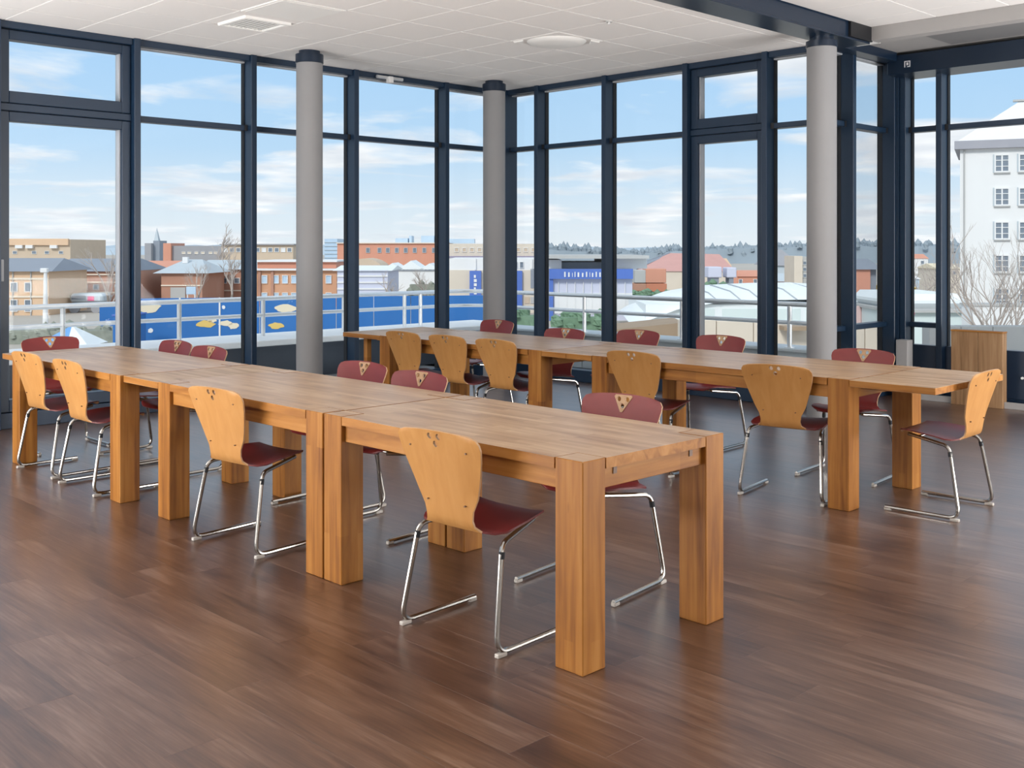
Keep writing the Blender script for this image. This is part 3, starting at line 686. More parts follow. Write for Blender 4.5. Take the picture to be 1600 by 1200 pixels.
RZ = TH-PI/2
class Far:
    """a building or object out in the town: local x to the right, y away from the viewer, z up"""
    def __init__(s, name, label, cat, uc, d, zb=GZ, rot=0.0, group=None):
        s.d, s.uc, s.zb = d, uc, zb
        p = P(uc, HY, d); s.o = empty(name, (p.x, p.y, zb), RZ+rot); tag(s.o, label, cat, group)
    def X(s, u): return (u-s.uc)/F_PX*s.d
    def Z(s, v): return EYE-(v-HY)/F_PX*s.d-s.zb
    def box(s, name, m_, u0, u1, v0, v1=None, y0=0.0, y1=10.0, par=None, c=0.0):
        z1 = s.Z(v0); z0 = 0.0 if v1 is None else s.Z(v1)
        return MB().box((s.X(u0), y0, z0), (s.X(u1), y1, z1), c).build(name, m_, par or s.o)
    def win(s, u0, u1, v0, v1, frame=None, m_=None, bars=False, y=0.0):
        f_ = MB(); a, b2, z0, z1 = s.X(u0), s.X(u1), s.Z(v1), s.Z(v0); w = min((b2-a), (z1-z0))*.10
        for q in (((a, z0), (b2, z0+w)), ((a, z1-w), (b2, z1)), ((a, z0+w), (a+w, z1-w)), ((b2-w, z0+w), (b2, z1-w))): f_.box((q[0][0], y-.14, q[0][1]), (q[1][0], y+.02, q[1][1]))
        if bars:
            xm = (a+b2)/2; f_.box((xm-w*.5, y-.12, z0+w), (xm+w*.5, y+.0, z1-w))
            for q in (1, 2): zz = z0+(z1-z0)*q/3; f_.box((a+w, y-.11, zz-w*.25), (b2-w, y-.0, zz+w*.25))
        fo = f_.build('window', frame or E_WHITE, s.o)
        MB().box((a+w, y-.05, z0+w), (b2-w, y+.02, z1-w)).build('pane', m_ or E_GLASS, fo); return fo
    def gable(s, name, m_, u0, u1, v_eave, v_ridge, y0, y1, over=0.0, hip=0.0, along=True):
        x0, x1, z0, z1 = s.X(u0)-over, s.X(u1)+over, s.Z(v_eave), s.Z(v_ridge); ym = (y0+y1)/2; k = MB()
        if along:   # ridge along x (left-right), optional hips
            h = hip*(x1-x0)
            k.add([(x0, y0-over, z0), (x1, y0-over, z0), (x1, y1+over, z0), (x0, y1+over, z0), (x0+h, ym, z1), (x1-h, ym, z1)], [(0, 1, 5, 4), (1, 2, 5), (2, 3, 4, 5), (3, 0, 4), (3, 2, 1, 0)])
        else:
            xm = (x0+x1)/2
            k.add([(x0, y0-over, z0), (x1, y0-over, z0), (x1, y1+over, z0), (x0, y1+over, z0), (xm, y0-over, z1), (xm, y1+over, z1)], [(0, 1, 4), (1, 2, 5, 4), (2, 3, 5), (3, 0, 4, 5), (3, 2, 1, 0)])
        return k.build(name, m_, s.o)
def noise_ridge(u0, u1, d, depth, vfun, m_, name, label):
    k = MB(); n = 160; vs = []
    for i in range(n+1):
        u = u0+(u1-u0)*i/n; v = vfun(u)+random.uniform(-1, 1)*1.2
        for dd, vv in ((d, None), (d*1.02, v+4), (d+depth*.35, v), (d+depth, v+2)):
            p = P(u, HY, dd); z = GZ-2 if vv is None else EYE-(vv-HY)/F_PX*dd
            vs.append((p.x, p.y, z))
    fs = [(i*4+j, i*4+4+j, i*4+5+j, i*4+1+j) for i in range(n) for j in range(3)]
    o = k.add(vs, fs).build(name, m_); tag(o, label, kind='structure'); return o
def interp(pts):
    def f(u):
        for (a, p), (b2, q) in zip(pts, pts[1:]):
            if a <= u <= b2: return p+(q-p)*(u-a)/(b2-a)
        return pts[0][1] if u < pts[0][0] else pts[-1][1]
    return f
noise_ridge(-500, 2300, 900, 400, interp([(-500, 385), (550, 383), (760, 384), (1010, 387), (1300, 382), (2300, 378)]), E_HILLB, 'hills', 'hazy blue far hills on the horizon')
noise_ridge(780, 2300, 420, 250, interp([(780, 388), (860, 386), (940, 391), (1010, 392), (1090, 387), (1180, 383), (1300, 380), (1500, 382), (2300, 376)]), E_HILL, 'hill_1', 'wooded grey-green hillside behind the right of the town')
# woodland on the hill: rounded crowns, uncountable
rnd_ = random.Random(3); k = MB()
ico = [(0,0,1)]+[(math.cos(q*PI/3)*.85, math.sin(q*PI/3)*.85, .35) for q in range(6)]+[(math.cos(q*PI/3+.5)*.9, math.sin(q*PI/3+.5)*.9, -.5) for q in range(6)]
icf = [(0, 1+q, 1+(q+1) % 6) for q in range(6)]+[(1+q, 7+q, 7+(q+1) % 6, 1+(q+1) % 6) for q in range(6)]
for i in range(1100):
    u = rnd_.uniform(840, 1720); d = rnd_.uniform(425, 500); base = interp([(780, 390), (860, 387), (940, 392), (1010, 393), (1090, 389), (1180, 385), (1300, 381), (1500, 382), (2300, 378)])(u)
    p = P(u, base+rnd_.uniform(-1, 24)*(1 if u > 1060 else .35), d); r = rnd_.uniform(.7, 1.7)
    k.add([(p.x+a*r, p.y+b2*r, p.z+c2*r*rnd_.uniform(1.0, 2.2)) for a, b2, c2 in ico], icf)
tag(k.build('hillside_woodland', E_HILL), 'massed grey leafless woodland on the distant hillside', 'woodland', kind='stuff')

# --- blue hoarding
ho = Far('site_hoarding', 'long bright blue painted site hoarding beyond the terrace railing', 'hoarding', 340, 74, GZ, rot=math.radians(12))
pw = 2.62; nP = 10
for i in range(nP):
    x = ho.X(165)+i*pw
    hgt = 2.85 if i not in (0,) else 2.35
    pn = MB().box((x+.02, 0, .0), (x+pw-.02, .08, hgt), .015).build('hoarding_panel', E_HOARD, ho.o)
    if i in (2, 3): MB().box((x-.10, -.06, .0), (x+.0, .0, hgt+.02), .01).build('white_batten', E_WHITE, ho.o)
def blob(cx, cz, rx, rz_, m_, nm, n=14, seed=0, lump=.25):
    q = random.Random(seed); pts = [(cx+math.cos(2*PI*i/n)*rx*(1+q.uniform(-lump, lump)), cz+math.sin(2*PI*i/n)*rz_*(1+q.uniform(-lump, lump))) for i in range(n)]
    return MB().quadprism([(a, -.002, c2) for a, c2 in pts], [(a, -.03, c2) for a, c2 in pts]).build(nm, m_, ho.o)
def H(u, v):   # pixel to hoarding-local x, z (unrotated estimate)
    return (ho.X(u), ho.Z(v))
for (u, v, ru, rv, m_, sd) in ((238, 480, 18, 8, E_CREAM, 1), (322, 506, 13, 6, E_YEL, 2), (332, 500, 7, 4, E_CREAM, 3), (352, 505, 11, 4, E_CREAM, 4), (364, 510, 8, 5, E_CREAM, 5), (444, 483, 17, 6, E_CREAM, 6), (240, 515, 4, 4, E_WHITE, 7), (349, 480, 3, 3, E_WHITE, 8), (430, 510, 12, 5, E_YEL, 9)):
    blob(ho.X(u), ho.Z(v)+.0, ru/F_PX*74, rv/F_PX*74, m_, 'painted_patch', seed=sd)
sq = Far('blue_container', 'plain blue site container at the left end of the hoarding', 'container', 190, 68, GZ)
sq.box('body', E_HOARD, 176, 208, 494, None, 0, 2.4, c=.03); sq.box('lid', E_BLUE, 175, 209, 491.5, 494, -.05, 2.45)
tn = Far('pyramid_tent', 'blue and white pyramid market tent below the railing', 'tent', 95, 62)
MB().add([(tn.X(52), 0, tn.Z(541)), (tn.X(138), 0, tn.Z(541)), (tn.X(138), 3, tn.Z(541)), (tn.X(52), 3, tn.Z(541)), (tn.X(96), 1.5, tn.Z(511))], [(0, 1, 4), (2, 3, 4), (3, 0, 4), (3, 2, 1, 0)]).build('canopy', E_DBLUE, tn.o)
MB().add([(tn.X(138), 0, tn.Z(541)), (tn.X(138), 3, tn.Z(541)), (tn.X(96), 1.5, tn.Z(511)), (tn.X(104), -.02, tn.Z(541))], [(0, 1, 2), (3, 0, 2)]).build('white_side', E_TENT, tn.o)
for u in (54, 136):
    for y in (.05, 2.95): MB().box((tn.X(u)-.04, y-.04, 0), (tn.X(u)+.04, y+.04, tn.Z(540))).build('pole', E_GREYW, tn.o)

# --- left part of the town
b = Far('pale_orange_block', 'pale orange apartment block with small paired windows, far left', 'building', 40, 100)
b.box('wall', E_PALE, -60, 76, 424, None, 0, 9); b.gable('roof', E_SLATE, -60, 76, 424, 404, 0, 9, .5, .1)
for v0, v1 in ((441, 456), (468, 487)):
    for u in (-20, 0, 17, 39): b.win(u, u+11, v0, v1)
for v in (434, 462): b.box('cream_band', E_BAND, -60, 76, v, v+3, -.12, 0)
for u in (-10, 20, 48): b.box('downpipe', E_GREYW, u, u+1.5, 424, None, -.12, 0)
b = Far('brick_hall', 'long brown brick hall with cream bands and a dark sign, behind the bare tree', 'building', 150, 112)
b.box('wall', E_BRICK, 66, 196, 424, None, 0, 14); b.gable('roof', E_SLATE, 62, 192, 424, 405, 0, 14, .3, .08)
for v in (428, 440, 456): b.box('cream_band', E_BAND, 66, 196, v, v+2, -.15, 0)
b.box('dark_sign', E_DGREY, 84, 100, 428, 445, -.3, -.02); b.box('sign_mark', E_WHITE, 90.5, 92.5, 431, 441, -.38, -.3)
for u in (110, 128, 146, 180): b.win(u, u+9, 444, 453)
b = Far('far_terracotta_works', 'flat tan factory on the skyline at the far left', 'building', 60, 230)
b.box('wall', E_TAN, -40, 110, 374, None, 0, 20); b.box('upper_band', E_PALE, -40, 108, 373, 383, -.6, 0)
for u in (26, 42, 80): b.box('white_unit', E_WHITE, u, u+11, 383, 388, -.8, 0)
for u in (20, 50, 70, 92): b.win(u, u+7, 392, 397)
b = Far('lamp_mast', 'tall white mast with a lamp head before the brick hall', 'mast', 71, 84)
MB().tube([(0, 0, 0), (0, 0, b.Z(426))], [.22, .13], 10).build('pole', E_WHITE, b.o); MB().box((-.35, -.2, b.Z(426)), (.2, .2, b.Z(419)), .04).build('lamp_head', E_WHITE, b.o)
b = Far('grey_bus', 'grey bus with a red patch parked before the brick hall', 'bus', 134, 104)
b.box('body', E_SLATEL, 108, 160, 459, 474, 0, 2.6, c=.25); b.box('red_patch', E_PINK, 137, 147, 463, 470, -.05, 0); b.box('windscreen', E_GLASS, 112, 134, 462, 468, -.05, 0)
for u in (116, 150): MB().tube([(b.X(u), -.05, .45), (b.X(u), .3, .45)], .5, 14).build('wheel', E_DGREY, b.o)
b = Far('grey_twin_towers', 'pair of grey towers with a church spire on the skyline', 'building', 238, 330)
b.box('tower', E_DGREY, 226, 236, 380, None, 0, 8); b.box('tower', E_SLATE, 236, 246, 376, None, 2, 9)
MB().add([(b.X(237), 2, b.Z(376)), (b.X(244), 2, b.Z(376)), (b.X(244), 4, b.Z(376)), (b.X(237), 4, b.Z(376)), (b.X(240), 3, b.Z(355))], [(0, 1, 4), (1, 2, 4), (2, 3, 4), (3, 0, 4)]).build('spire', E_SLATEL, b.o)
b = Far('dark_grey_slab', 'long dark grey slab building with pale window dashes on the skyline', 'building', 305, 260)
b.box('wall', E_DGREY, 268, 348, 384, None, 0, 16); b.box('orange_stair_tower', E_REDO, 257, 269, 380, None, -1, 10)
for u in (284, 293, 304, 314, 326, 334): b.win(u, u+6, 393, 397, m_=E_BEIGE)
b = Far('beige_office_range', 'long beige office range with a row of bright windows', 'building', 400, 240)
b.box('wall', E_TAN, 346, 458, 382, None, 0, 14); b.box('roof_edge', E_DGREY, 344, 460, 381, 383, -.6, 14)
for i in range(11): b.win(349+i*10, 356+i*10, 387, 394, m_=(E_GLASS if i % 3 else E_WHITE))
b = Far('orange_terrace_house', 'orange-roofed pink house beside the dark window post', 'building', 235, 140)
b.box('wall', emat('town_pink_render', (0.66, 0.42, 0.33)), 205, 262, 420, None, 0, 9); b.gable('roof', E_REDO, 205, 264, 421, 408, 0, 9, .4)
for v in (442, 456): b.box('cream_band', E_BAND, 205, 262, v, v+2, -.15, 0)
for u in (224, 244):
    for v in (426, 446, 461): b.win(u, u+9, v, v+9)
b = Far('hipped_brick_house', 'brown brick house with a pale slate hipped roof and grey gate', 'building', 282, 118)
b.box('wall', E_BRICK, 252, 316, 426, None, 0, 9); b.gable('roof', E_SLATEL, 248, 320, 427, 406, 0, 9, .5, .34); b.box('grey_gate', E_GREYW, 267, 290, 449, None, -.15, 0); b.box('cream_band', E_BAND, 252, 316, 445, 447, -.12, 0)
MB().box((b.X(276)-.3, 3, b.Z(412)), (b.X(276)+.3, 3.6, b.Z(402)), .02).build('chimney', E_WHITE, b.o)
b = Far('long_brick_range', 'long reddish brick range with a pale metal roof behind the bare trees', 'building', 350, 128)
b.box('wall', E_BRICK, 312, 398, 421, None, 0, 12); b.gable('roof', E_SLATEL, 310, 400, 421, 407, 0, 12, .5)
for u in (328, 346, 366, 384): b.win(u, u+9, 434, 443)
b.box('cream_band', E_BAND, 312, 398, 453, 455, -.12, 0)
b = Far('gate_sign', 'white and blue gate sign standing behind the hoarding', 'sign', 299, 86)
MB().box((b.X(292), 0, 0), (b.X(293.5), .12, b.Z(450)), .01).build('post', E_WHITE, b.o); MB().box((b.X(303.5), 0, 0), (b.X(305), .12, b.Z(450)), .01).build('post', E_WHITE, b.o); MB().box((b.X(291), -.05, b.Z(460)), (b.X(306), .1, b.Z(448)), .02).build('board', E_BLUEG, b.o)
b = Far('orange_band_office', 'brick office with an orange top band and white cornice', 'building', 465, 115)
b.box('wall', E_ORANGE, 398, 526, 421, None, 0, 12); b.box('cornice', E_WHITE, 396, 528, 419.5, 422.5, -.5, 0); b.box('attic', E_REDO, 400, 524, 409, 419.5, .6, 10); b.box('roof_edge', E_WHITE, 398, 526, 407, 409.5, .2, 10.4)
for v in (430, 457):
    for u in (409, 427, 441, 455, 509): b.win(u, u+9, v, v+13, m_=E_BLUEG)
for u in (404, 424): b.box('brick_pier', E_BRICK, u, u+4, 423, None, -.25, 0)
b = Far('blue_glass_tower', 'pale blue glass tower block beside the round column', 'building', 517, 300)
b.box('core', E_BLUEG, 507, 527, 373, None, 0, 12)
for i in range(5): b.box('floor_band', E_SLATEL, 507, 527, 378+i*6, 379+i*6, -.25, 0)
b = Far('white_sheds', 'pale grey and white low sheds beyond the hoarding', 'building', 560, 105)
b.box('wall', E_LAV, 527, 606, 422, None, 0, 10); b.gable('roof', E_TENT, 525, 608, 423, 416, 0, 10, .3)
for v in (430, 440, 450): b.box('white_band', E_WHITE, 527, 606, v, v+2.5, -.12, 0)
b = Far('long_terracotta_block', 'long terracotta block with a row of small square windows', 'building', 610, 200)
b.box('wall', E_REDO, 527, 700, 380, None, 0, 16); b.box('roof_edge', E_BAND, 526, 701, 379, 380.5, -.4, 16)
for u in (572, 590, 603, 617, 631, 645, 660, 675): b.win(u, u+6, 387, 395, frame=E_SLATEL)
for u0, u1, v in ((614, 634, 372), (636, 640, 368), (655, 676, 368), (678, 690, 366), (700, 740, 373)): b.box('rooftop_unit', E_BLUEG, u0, u1, v, 380, 4, 9)
b = Far('tan_round_hall', 'tan hall with a low rounded roof before the terracotta block', 'building', 575, 160)
k = MB(); n = 14; vs = []
for i in range(n+1):
    u = 545+55*i/n; z = b.Z(421-17*math.sin(PI*(.12+.88*i/n))**.6)
    vs += [(b.X(u), 0, b.Z(425)), (b.X(u), 0, z), (b.X(u), 9, z), (b.X(u), 9, b.Z(425))]
k.add(vs, [(i*4+j, i*4+4+j, i*4+4+(j+1) % 4, i*4+(j+1) % 4) for i in range(n) for j in range(4)]).build('roof', E_TAN, b.o); b.box('wall', E_BEIGE, 546, 599, 424, None, .3, 8.7)
b = Far('white_market_tent', 'peaked white marquee roofs between the trees', 'tent', 640, 150)
b.box('wall', E_WHITE, 600, 684, 421, None, 0, 8)
for u0, u1 in ((598, 628), (622, 662), (656, 686)): b.gable('roof', E_TENT, u0, u1, 422, 407+abs(640-(u0+u1)/2)*.15, 0, 8, .2, 0, False)
b.box('eaves', E_SLATE, 598, 686, 421, 423, -.2, 0)
b = Far('beige_factory', 'beige factory with a dark cornice and many small windows on the skyline', 'building', 745, 190)
b.box('wall', E_BEIGE, 700, 850, 381, None, 0, 14); b.box('roof_edge', E_PURP, 698, 852, 400, 403, -1.2, 0)
for u in range(710, 838, 12): b.win(u, u+7, 387, 394, m_=E_TAN)
b = Far('white_shop_block', 'white shop block with upright blue banners and a flat dark roof edge', 'building', 790, 104)
b.box('wall', E_WHITE, 702, 842, 404, None, 0, 12); b.box('lower_wall', E_BEIGE, 702, 842, 422, None, -.12, 0)
for u0, u1 in ((734, 752), (790, 816)):
    bn = b.box('blue_banner', E_BLUE, u0, u1, 423, 488, -.5, -.14)
    for i in range(8): MB().box((b.X((u0+u1)/2-2.2), -.56, b.Z(434+i*6.4)), (b.X((u0+u1)/2+(2.2 if i % 3 else .8)), -.5, b.Z(429.5+i*6.4))).build('banner_letter', E_WHITE, bn)
for u in (803, 812): b.win(u, u+6, 409, 419)
for u in (742, 772, 830): b.box('white_pilaster', E_WHITE, u, u+2, 404, 422, -.2, 0)
for i, u in enumerate((820, 829)): b.box('poster', (E_TAN, E_GREYW)[i], u, u+7, 464, 474, -.2, -.12)
b.box('grey_door', E_SLATE, 829, 836, 420, 450, -.2, -.12)
b = Far('lavender_store', 'pale lavender store with a broad blue shop sign', 'building', 900, 93)
b.box('wall', E_LAV, 862, 988, 420, None, 0, 16); b.box('clerestory', E_GLASS, 878, 945, 410, 420, 1.5, 12); b.box('white_block', E_WHITE, 852, 878, 406, 420, .6, 12); b.box('roof', E_GREYW, 851, 1012, 399, 404, -1, 14); b.box('roof_fascia', E_WHITE, 945, 1012, 404, 420, .5, 12)
sgb = b.box('shop_sign', E_BLUE, 858, 988, 420, 435.5, -.6, 0)
u = 881
for i, w_ in enumerate((4, 4, 1.5, 2.5, 4.5, 4, 3.5, 1.5, 3.5, 3.5, 4)):
    MB().box((b.X(u), -.68, b.Z(432.5)), (b.X(u+w_*.55), -.6, b.Z(424.5+(i % 3)*.8))).build('sign_letter', E_WHITE, sgb); u += w_+2.2
b.box('blue_pier', E_BLUE, 858, 864, 435, None, -.4, 0)
for u in range(872, 988, 13): b.box('white_mullion', E_WHITE, u, u+1, 440, 492, -.15, 0)
b.box('white_lower_panel', E_WHITE, 866, 988, 458, 490, -.1, 0)
def hedge(label, u0, u1, v0, d, m_=E_HEDGE, name='hedge', dep=2.0, zb=GZ):
    h_ = Far(name, label, 'hedge', (u0+u1)/2, d, zb); k = MB(); q = random.Random(int(u0)); n = max(24, int((h_.X(u1)-h_.X(u0))*6))
    for i in range(n):
        x = q.uniform(h_.X(u0), h_.X(u1)); z = h_.Z(v0)*q.uniform(.15, .95); y = q.uniform(0, dep); r = q.uniform(.25, .6)
        k.add([(x+a*r, y+b2*r, z+c2*r*q.uniform(.7, 1.2)) for a, b2, c2 in ico], icf)
    k.box((h_.X(u0), .1, 0), (h_.X(u1), dep-.1, h_.Z(v0)*.8)); k.build('foliage', m_, h_.o)
    return h_
hedge('clipped green hedge below the lavender store', 866, 948, 492, 82)
hedge('low green hedge below the blue banners', 706, 836, 488, 80)
hedge('dark green shrub belt behind the red containers', 985, 1066, 455, 118)
hedge('teal green shrub belt below the orange houses', 1086, 1150, 443, 112)
hedge('grey-green bushes beside the marquee', 640, 690, 437, 120, E_BUSH)
hedge('rounded dark bush beside the blue banner', 704, 724, 434, 118, E_BUSH)
hedge('dark hedge behind the pyramid tent', -40, 180, 512, 70, E_BUSH)
b = Far('red_roof_hall', 'hall with a long pinkish red sloping roof', 'building', 1050, 150)
MB().add([(b.X(975), 0, b.Z(424)), (b.X(1150), 0, b.Z(424)), (b.X(1150), 12, b.Z(398)), (b.X(1066), 12, b.Z(396)), (b.X(975), 2, b.Z(422))], [(0, 1, 2, 3, 4)]).build('roof', emat('pink_roof', (0.62, 0.34, 0.30)), b.o)
MB().add([(b.X(970), -.4, b.Z(425)), (b.X(975), 1, b.Z(421)), (b.X(1066), 11.9, b.Z(394.6)), (b.X(1068), 11.9, b.Z(397)), (b.X(985), 0, b.Z(425))], [(0, 1, 2, 3, 4)]).build('verge', E_SLATE, b.o)
b.box('wall', E_BEIGE, 984, 1150, 424, None, .2, 12); b.box('red_lower_wall', E_REDO, 1140, 1152, 424, None, -.1, 12)
b = Far('stacked_containers', 'two-tone brick red container stack before the sloping roof', 'container', 1015, 122)
for i, (u0, u1, v0, v1, m_) in enumerate(((992, 1009, 422, 442, E_GREYW), (1009, 1041, 420, 442, E_REDO), (990, 1010, 443, 455, E_BRICK), (1010, 1042, 443, 456, emat('container_red', (0.58, 0.22, 0.13))))): b.box('container', m_, u0, u1, v0, v1, 0, 3, c=.05)
b.box('plinth', E_GREEN, 988, 1042, 456, None, .1, 3)
for i, (u0, u1, vw, vr, m_, lb) in enumerate(((1095, 1110, 424, 418, E_REDO, 'small red house with a pale gable'), (1108, 1140, 416, 404, E_PALE, 'ochre house with white gable patches'), (1150, 1200, 432, 423, E_REDO, 'low orange-red house beside the vent window'), (1205, 1240, 440, 428, E_BRICK, 'brick red cottage below the dark hipped roof'))):
    b = Far('small_house', lb+' on the right of the town', 'building', (u0+u1)/2, 170+i*4); b.box('wall', m_, u0, u1, vw, None, 0, 8); b.gable('roof', (E_REDO, E_PALE, E_REDO, E_SLATEL)[i], u0, u1, vw, vr, 0, 8, .3)
    for u in (u0+4, (u0+u1)/2+2): b.win(u, u+6, vw+4, vw+12)
for i, (u0, u1, v0, v1) in enumerate(((1107, 1128, 417, 434), (1136, 1151, 418, 434))):
    b = Far('lavender_unit', ('larger pale lavender box unit before the ochre house', 'smaller pale lavender box unit left of the orange-red house')[i], 'unit', (u0+u1)/2, 140); b.box('body', E_LAV, u0, u1, v0, v1, 0, 3, c=.1); b.box('stand', E_SLATE, u0+4, u1-4, v1, None, .3, 2.7)
b = Far('dark_hip_house', 'big dark hipped roof house on the hillside', 'building', 1228, 210)
b.box('wall', E_SLATEL, 1206, 1246, 414, None, 0, 12); b.gable('roof', E_DGREY, 1204, 1248, 415, 390, 0, 12, .5, .36)
b = Far('pale_tower_block', 'narrow pale concrete tower block next to the dark hipped roof', 'building', 1250, 165)
b.box('wall', E_BEIGE, 1241, 1254, 400, None, 0, 6); b.box('side_wall', E_GREYW, 1254, 1268, 401, None, 1, 6)
for v in (408, 418, 428): b.win(1257, 1263, v, v+6, y=1.0)
# white tent hall
b = Far('tent_hall', 'large white tent hall with a low arched roof and dark seams', 'tent', 1150, 78)
f_ = interp([(985, 496), (1010, 480), (1060, 461), (1120, 451), (1200, 447), (1270, 446), (1340, 450), (1390, 468)])
k = MB(); us = list(range(985, 1391, 9)); vs = []
for u in us: vs += [(b.X(u), 0, b.Z(f_(u)+22) if f_(u)+22 < 505 else b.Z(505)), (b.X(u), 2.0, b.Z(f_(u)+8)), (b.X(u), 7, b.Z(f_(u))), (b.X(u), 13, b.Z(f_(u)+12))]
k.add(vs, [(i*4+j, i*4+4+j, i*4+5+j, i*4+1+j) for i in range(len(us)-1) for j in range(3)]); sharp(k.build('roof', E_TENT, b.o).data)
b.box('wall', E_TENT, 1010, 1385, 476, None, .4, 12)
for u in (1115, 1150, 1180, 1235, 1290): MB().tube([(b.X(u-14), 6.6, b.Z(f_(u)+.6)), (b.X(u), 2.0, b.Z(f_(u)+7.6)), (b.X(u+10), -.02, b.Z(f_(u)+21.5))], .06, 5).build('seam', E_TENTS, b.o)
for u in (1060, 1128, 1195, 1260): b.box('wall_panel', E_FROOF, u+2, u+58, 483, None, .34, .40)
b = Far('timber_ramp', 'brown timber wedge ramp just beyond the railing', 'ramp', 1010, 21, -1.0)
MB().add([(b.X(940), 0, 0), (b.X(1070), 0, 0), (b.X(1070), 0, b.Z(504)), (b.X(1048), 0, b.Z(506)), (b.X(950), 0, b.Z(516)), (b.X(940), 1.5, 0), (b.X(1070), 1.5, 0), (b.X(1070), 1.5, b.Z(504)), (b.X(1048), 1.5, b.Z(506)), (b.X(950), 1.5, b.Z(516))], [(0, 1, 2, 3, 4), (9, 8, 7, 6, 5), (0, 4, 9, 5), (4, 3, 8, 9), (3, 2, 7, 8), (2, 1, 6, 7)]).build('body', E_TIMB, b.o)
MB().box((b.X(1093), -.1, 0), (b.X(1107), .2, b.Z(495)), .01).build('post', E_TIMB, b.o)
b = Far('beige_side_wall', 'beige boarded wall of the neighbouring roof terrace', 'wall', 1180, 20, -1.0)
for i in range(6): b.box('board', E_BEIGE, 1062+i*58, 1119+i*58, 500+i*1.5, None, 0, .25, c=.01)
b.box('brown_crate', E_TIMB, 1217, 1257, 508, 514, -.4, -.02); 
# right: aqua roof, little signs, coloured houses, white gabled building
b = Far('aqua_flat_roof', 'pale aqua flat-roofed pavilion right of the corner mullion', 'building', 1450, 66)
b.box('wall', E_FROOF, 1396, 1530, 487, None, 0, 10); b.box('roof', E_TENT, 1404, 1526, 461, 486, 1.2, 9, c=.4); b.box('eaves', E_GREYW, 1392, 1534, 484, 488, -.4, 10)
for u, v in ((1415, 485), (1424, 490)):
    q = Far('pink_sign', ('upper pink round advertising sign', 'lower pink round advertising sign')[u > 1420]+' seen through the right bay', 'sign', u, 50); MB().box((-.03, -.03, 0), (.03, .03, q.Z(v+4))).build('post', E_WHITE, q.o); MB().tube([(0, -.05, q.Z(v)), (0, .05, q.Z(v))], .14, 14).build('disc', E_PINK, q.o); q.box('panel', E_WHITE, u-3.5, u+3.5, v+6, v+18, -.04, -.031+.0)
b = Far('orange_gable_end', 'tall orange gable end wall seen between two dark posts', 'building', 1350, 95)
b.box('wall', E_REDO, 1335, 1360, 420, None, 0, 8); b.box('side_wall', E_SLATE, 1360, 1372, 421, None, .5, 8); b.gable('roof', E_SLATE, 1330, 1374, 421, 405, 0, 8, .3)
b = Far('pink_fence', 'pale pink boundary fence below the orange gable', 'fence', 1358, 72)
for i in range(7): b.box('fence_panel', emat('fence_pink', (0.70, 0.50, 0.48)) if i == 0 else bpy.data.materials['fence_pink'], 1330+i*8, 1337.2+i*8, 478, None, 0, .15)
for i, (u0, u1, vw, vr, m_, rm_, lb) in enumerate(((1404, 1436, 436, 428, E_BLUEG, E_WHITE, 'white and blue house behind the grey bushes'), (1400, 1450, 404, 397, E_WHITE, E_REDO, 'white house with a thin pink roof on the far slope'), (1407, 1432, 450, 446, E_YEL, E_YEL, 'low ochre shed behind the aqua pavilion'), (1466, 1500, 420, 412, E_BEIGE, E_CREAM, 'cream house left of the white gabled building'))):
    b = Far('slope_house', lb, 'building', (u0+u1)/2, (130, 260, 100, 140)[i]); b.box('wall', m_, u0, u1, vw, None, 0, 7); b.gable('roof', rm_, u0, u1, vw, vr, 0, 7, .2)
    for u in (u0+5, u1-12): b.win(u, u+6, vw+3, vw+9)
WB_ = Far('white_gabled_building', 'tall white five-storey building with a steep white roof and barred windows', 'building', 1500, 97, rot=math.radians(-24)); WB_.X = lambda u: (u-1500)/F_PX*97*.90
w_ = WB_; wall_w = 14.0; hz = w_.Z(234)
MB().box((0, 0, 0), (wall_w, 12, hz)).build('wall', E_WHITE, w_.o)
MB().box((-.45, -.55, hz), (wall_w+.5, 12.5, hz+.75), .02).build('eaves', emat('eaves_grey', (0.36, 0.36, 0.40)), w_.o)
hr = hz+.75
MB().add([(-.2, -.3, hr), (wall_w, -.3, hr), (wall_w, 12, hr), (-.2, 12, hr), (5.0, 5.2, hr+4.0), (wall_w, 5.2, hr+4.0)], [(0, 1, 5, 4), (1, 2, 5), (2, 3, 4, 5), (3, 0, 4), (3, 2, 1, 0)]).build('roof', E_WHITE, w_.o)
MB().box((4.4, 4.9, hr+3.95), (7.5, 5.5, hr+4.12)).build('ridge_cap', E_GREYW, w_.o)
MB().tube([(.35, -.12, 0), (.35, -.12, hz)], .07, 8).build('downpipe', E_GREYW, w_.o)
for v in (243, 294.5, 346.5, 397.5, 449):
    for u in (1554.5, 1592, 1630, 1665):
        w_.win(u, u+24, v, v+28, frame=E_WHITE, bars=True)
        MB().box((w_.X(u)-.05, -.22, w_.Z(v+29.5)), (w_.X(u+24)+.05, .0, w_.Z(v+28))).build('window_sill', E_GREYW, w_.o); MB().box((w_.X(u)-.12, -.06, w_.Z(v+28)), (w_.X(u), .0, w_.Z(v))).build('window_reveal', E_SLATEL, w_.o)
b = Far('grey_yard_wall', 'low grey wall outside the right bay below the white building', 'wall', 1540, 13.5, -.6)
for i in range(5): b.box('wall_panel', E_GREYW, 1452+i*50, 1501.4+i*50, 510, None, 0, .25, c=.01)
b = Far('snowy_ledge', 'pale ledge at the foot of the white building', 'wall', 1560, 60); b.box('wall', E_WHITE, 1520, 1680, 478, None, 0, 1.5); b.box('coping', E_GREYW, 1518, 1682, 475, 478, -.1, 1.6)

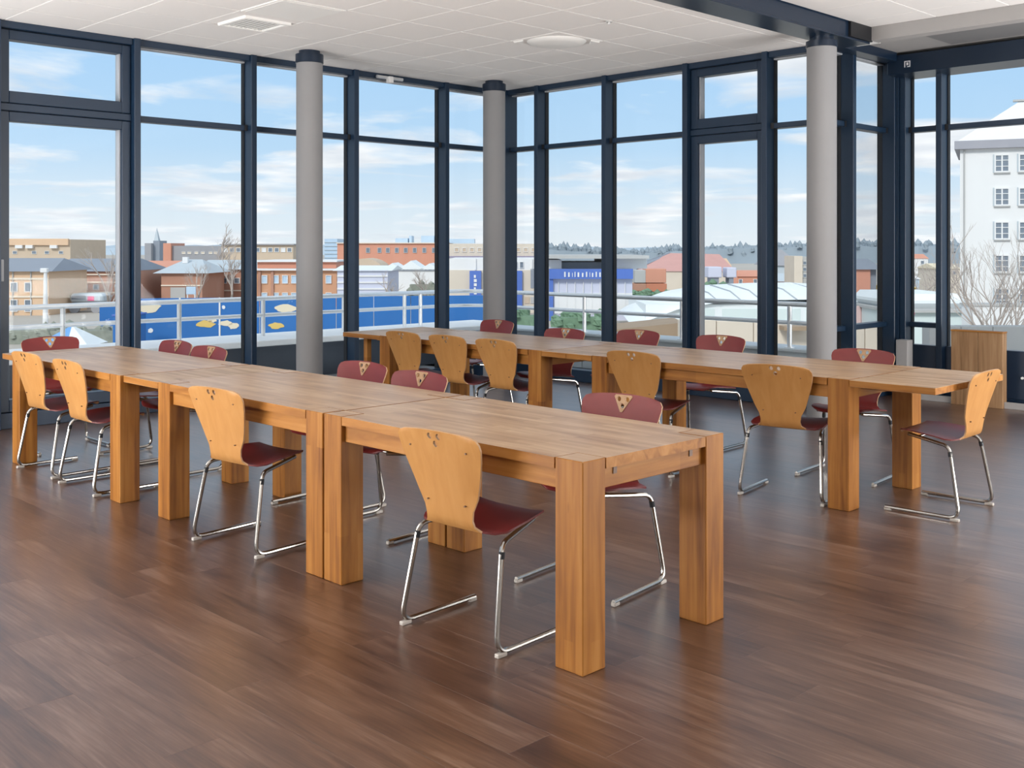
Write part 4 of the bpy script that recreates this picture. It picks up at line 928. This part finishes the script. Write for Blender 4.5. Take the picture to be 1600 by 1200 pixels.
# ------------------------------------------------------------------ bare trees
def bare_tree(label, u, v_top, d, spread, seed, zb=GZ, r0=.16, depth=5, stems=1, group=None, first_=.34, lean=0.0):
    t_ = Far('bare_tree', label, 'tree', u, d, zb, group=group); q = random.Random(seed); H_ = t_.Z(v_top); tk, br_ = MB(), MB()
    def grow(p, dr, ln, r, lev):
        n = 3; pts = [p]; c = Vector(p); d_ = Vector(dr)
        for i in range(n):
            d_ = (d_+Vector((q.uniform(-1, 1), q.uniform(-1, 1), q.uniform(-.3, .5)))*.16).normalized(); c = c+d_*(ln/n); pts.append(tuple(c))
        (tk if lev == 0 else br_).tube(pts, [r*(1-.35*i/n) for i in range(n+1)], 6 if lev < 2 else 4, cap=False)
        if lev >= depth: return
        for i in range(q.choice((2, 3, 3)) if lev > 0 else 4):
            az = q.uniform(0, 2*PI); sp_ = q.uniform(.35, .85)*spread
            side = Vector((math.cos(az), math.sin(az), 0)); nd = (d_+side*sp_+Vector((0, 0, .12))).normalized()
            st = Vector(pts[-1]) if i < 2 else Vector(pts[q.choice((1, 2))])
            grow(tuple(st), nd, ln*q.uniform(.62, .82), r*q.uniform(.5, .66), lev+1)
    for s_ in range(stems):
        a = 2*PI*s_/max(1, stems); grow((math.cos(a)*.2*(stems > 1), math.sin(a)*.2*(stems > 1), 0), (math.cos(a)*.35*(stems > 1)+lean, math.sin(a)*.3*(stems > 1), 1), H_*first_, r0, 0)
    tk.build('trunk', E_BARK, t_.o); br_.build('branches', E_TWIG, t_.o)
bare_tree('tall bare tree before the brick hall in the door bay', 170, 385, 92, .8, 11, r0=.16)
bare_tree('bare tree behind the hoarding, right of the slate roofed house', 360, 392, 112, .7, 5, r0=.17)
bare_tree('slim bare tree left of the long brick range', 310, 415, 110, .6, 8, r0=.12)
bare_tree('bare wide-crowned tree on the skyline above the beige offices', 346, 366, 170, .9, 21, r0=.3)
bare_tree('bare tree in front of the white marquee', 668, 418, 110, .9, 31, r0=.13)
bare_tree('low bare tree among the white sheds', 606, 425, 96, .9, 36, r0=.12)
bare_tree('bare grey tree left of the corner mullion in the right bay', 1436, 405, 84, .9, 41, r0=.14, depth=6)
bare_tree('bare grey tree beside the cream house', 1480, 408, 92, .9, 47, r0=.14)
bare_tree('big bare many-stemmed tree before the white gabled building', 1566, 395, 40, .62, 62, zb=-3.6, r0=.065, depth=5, stems=5, first_=.40)
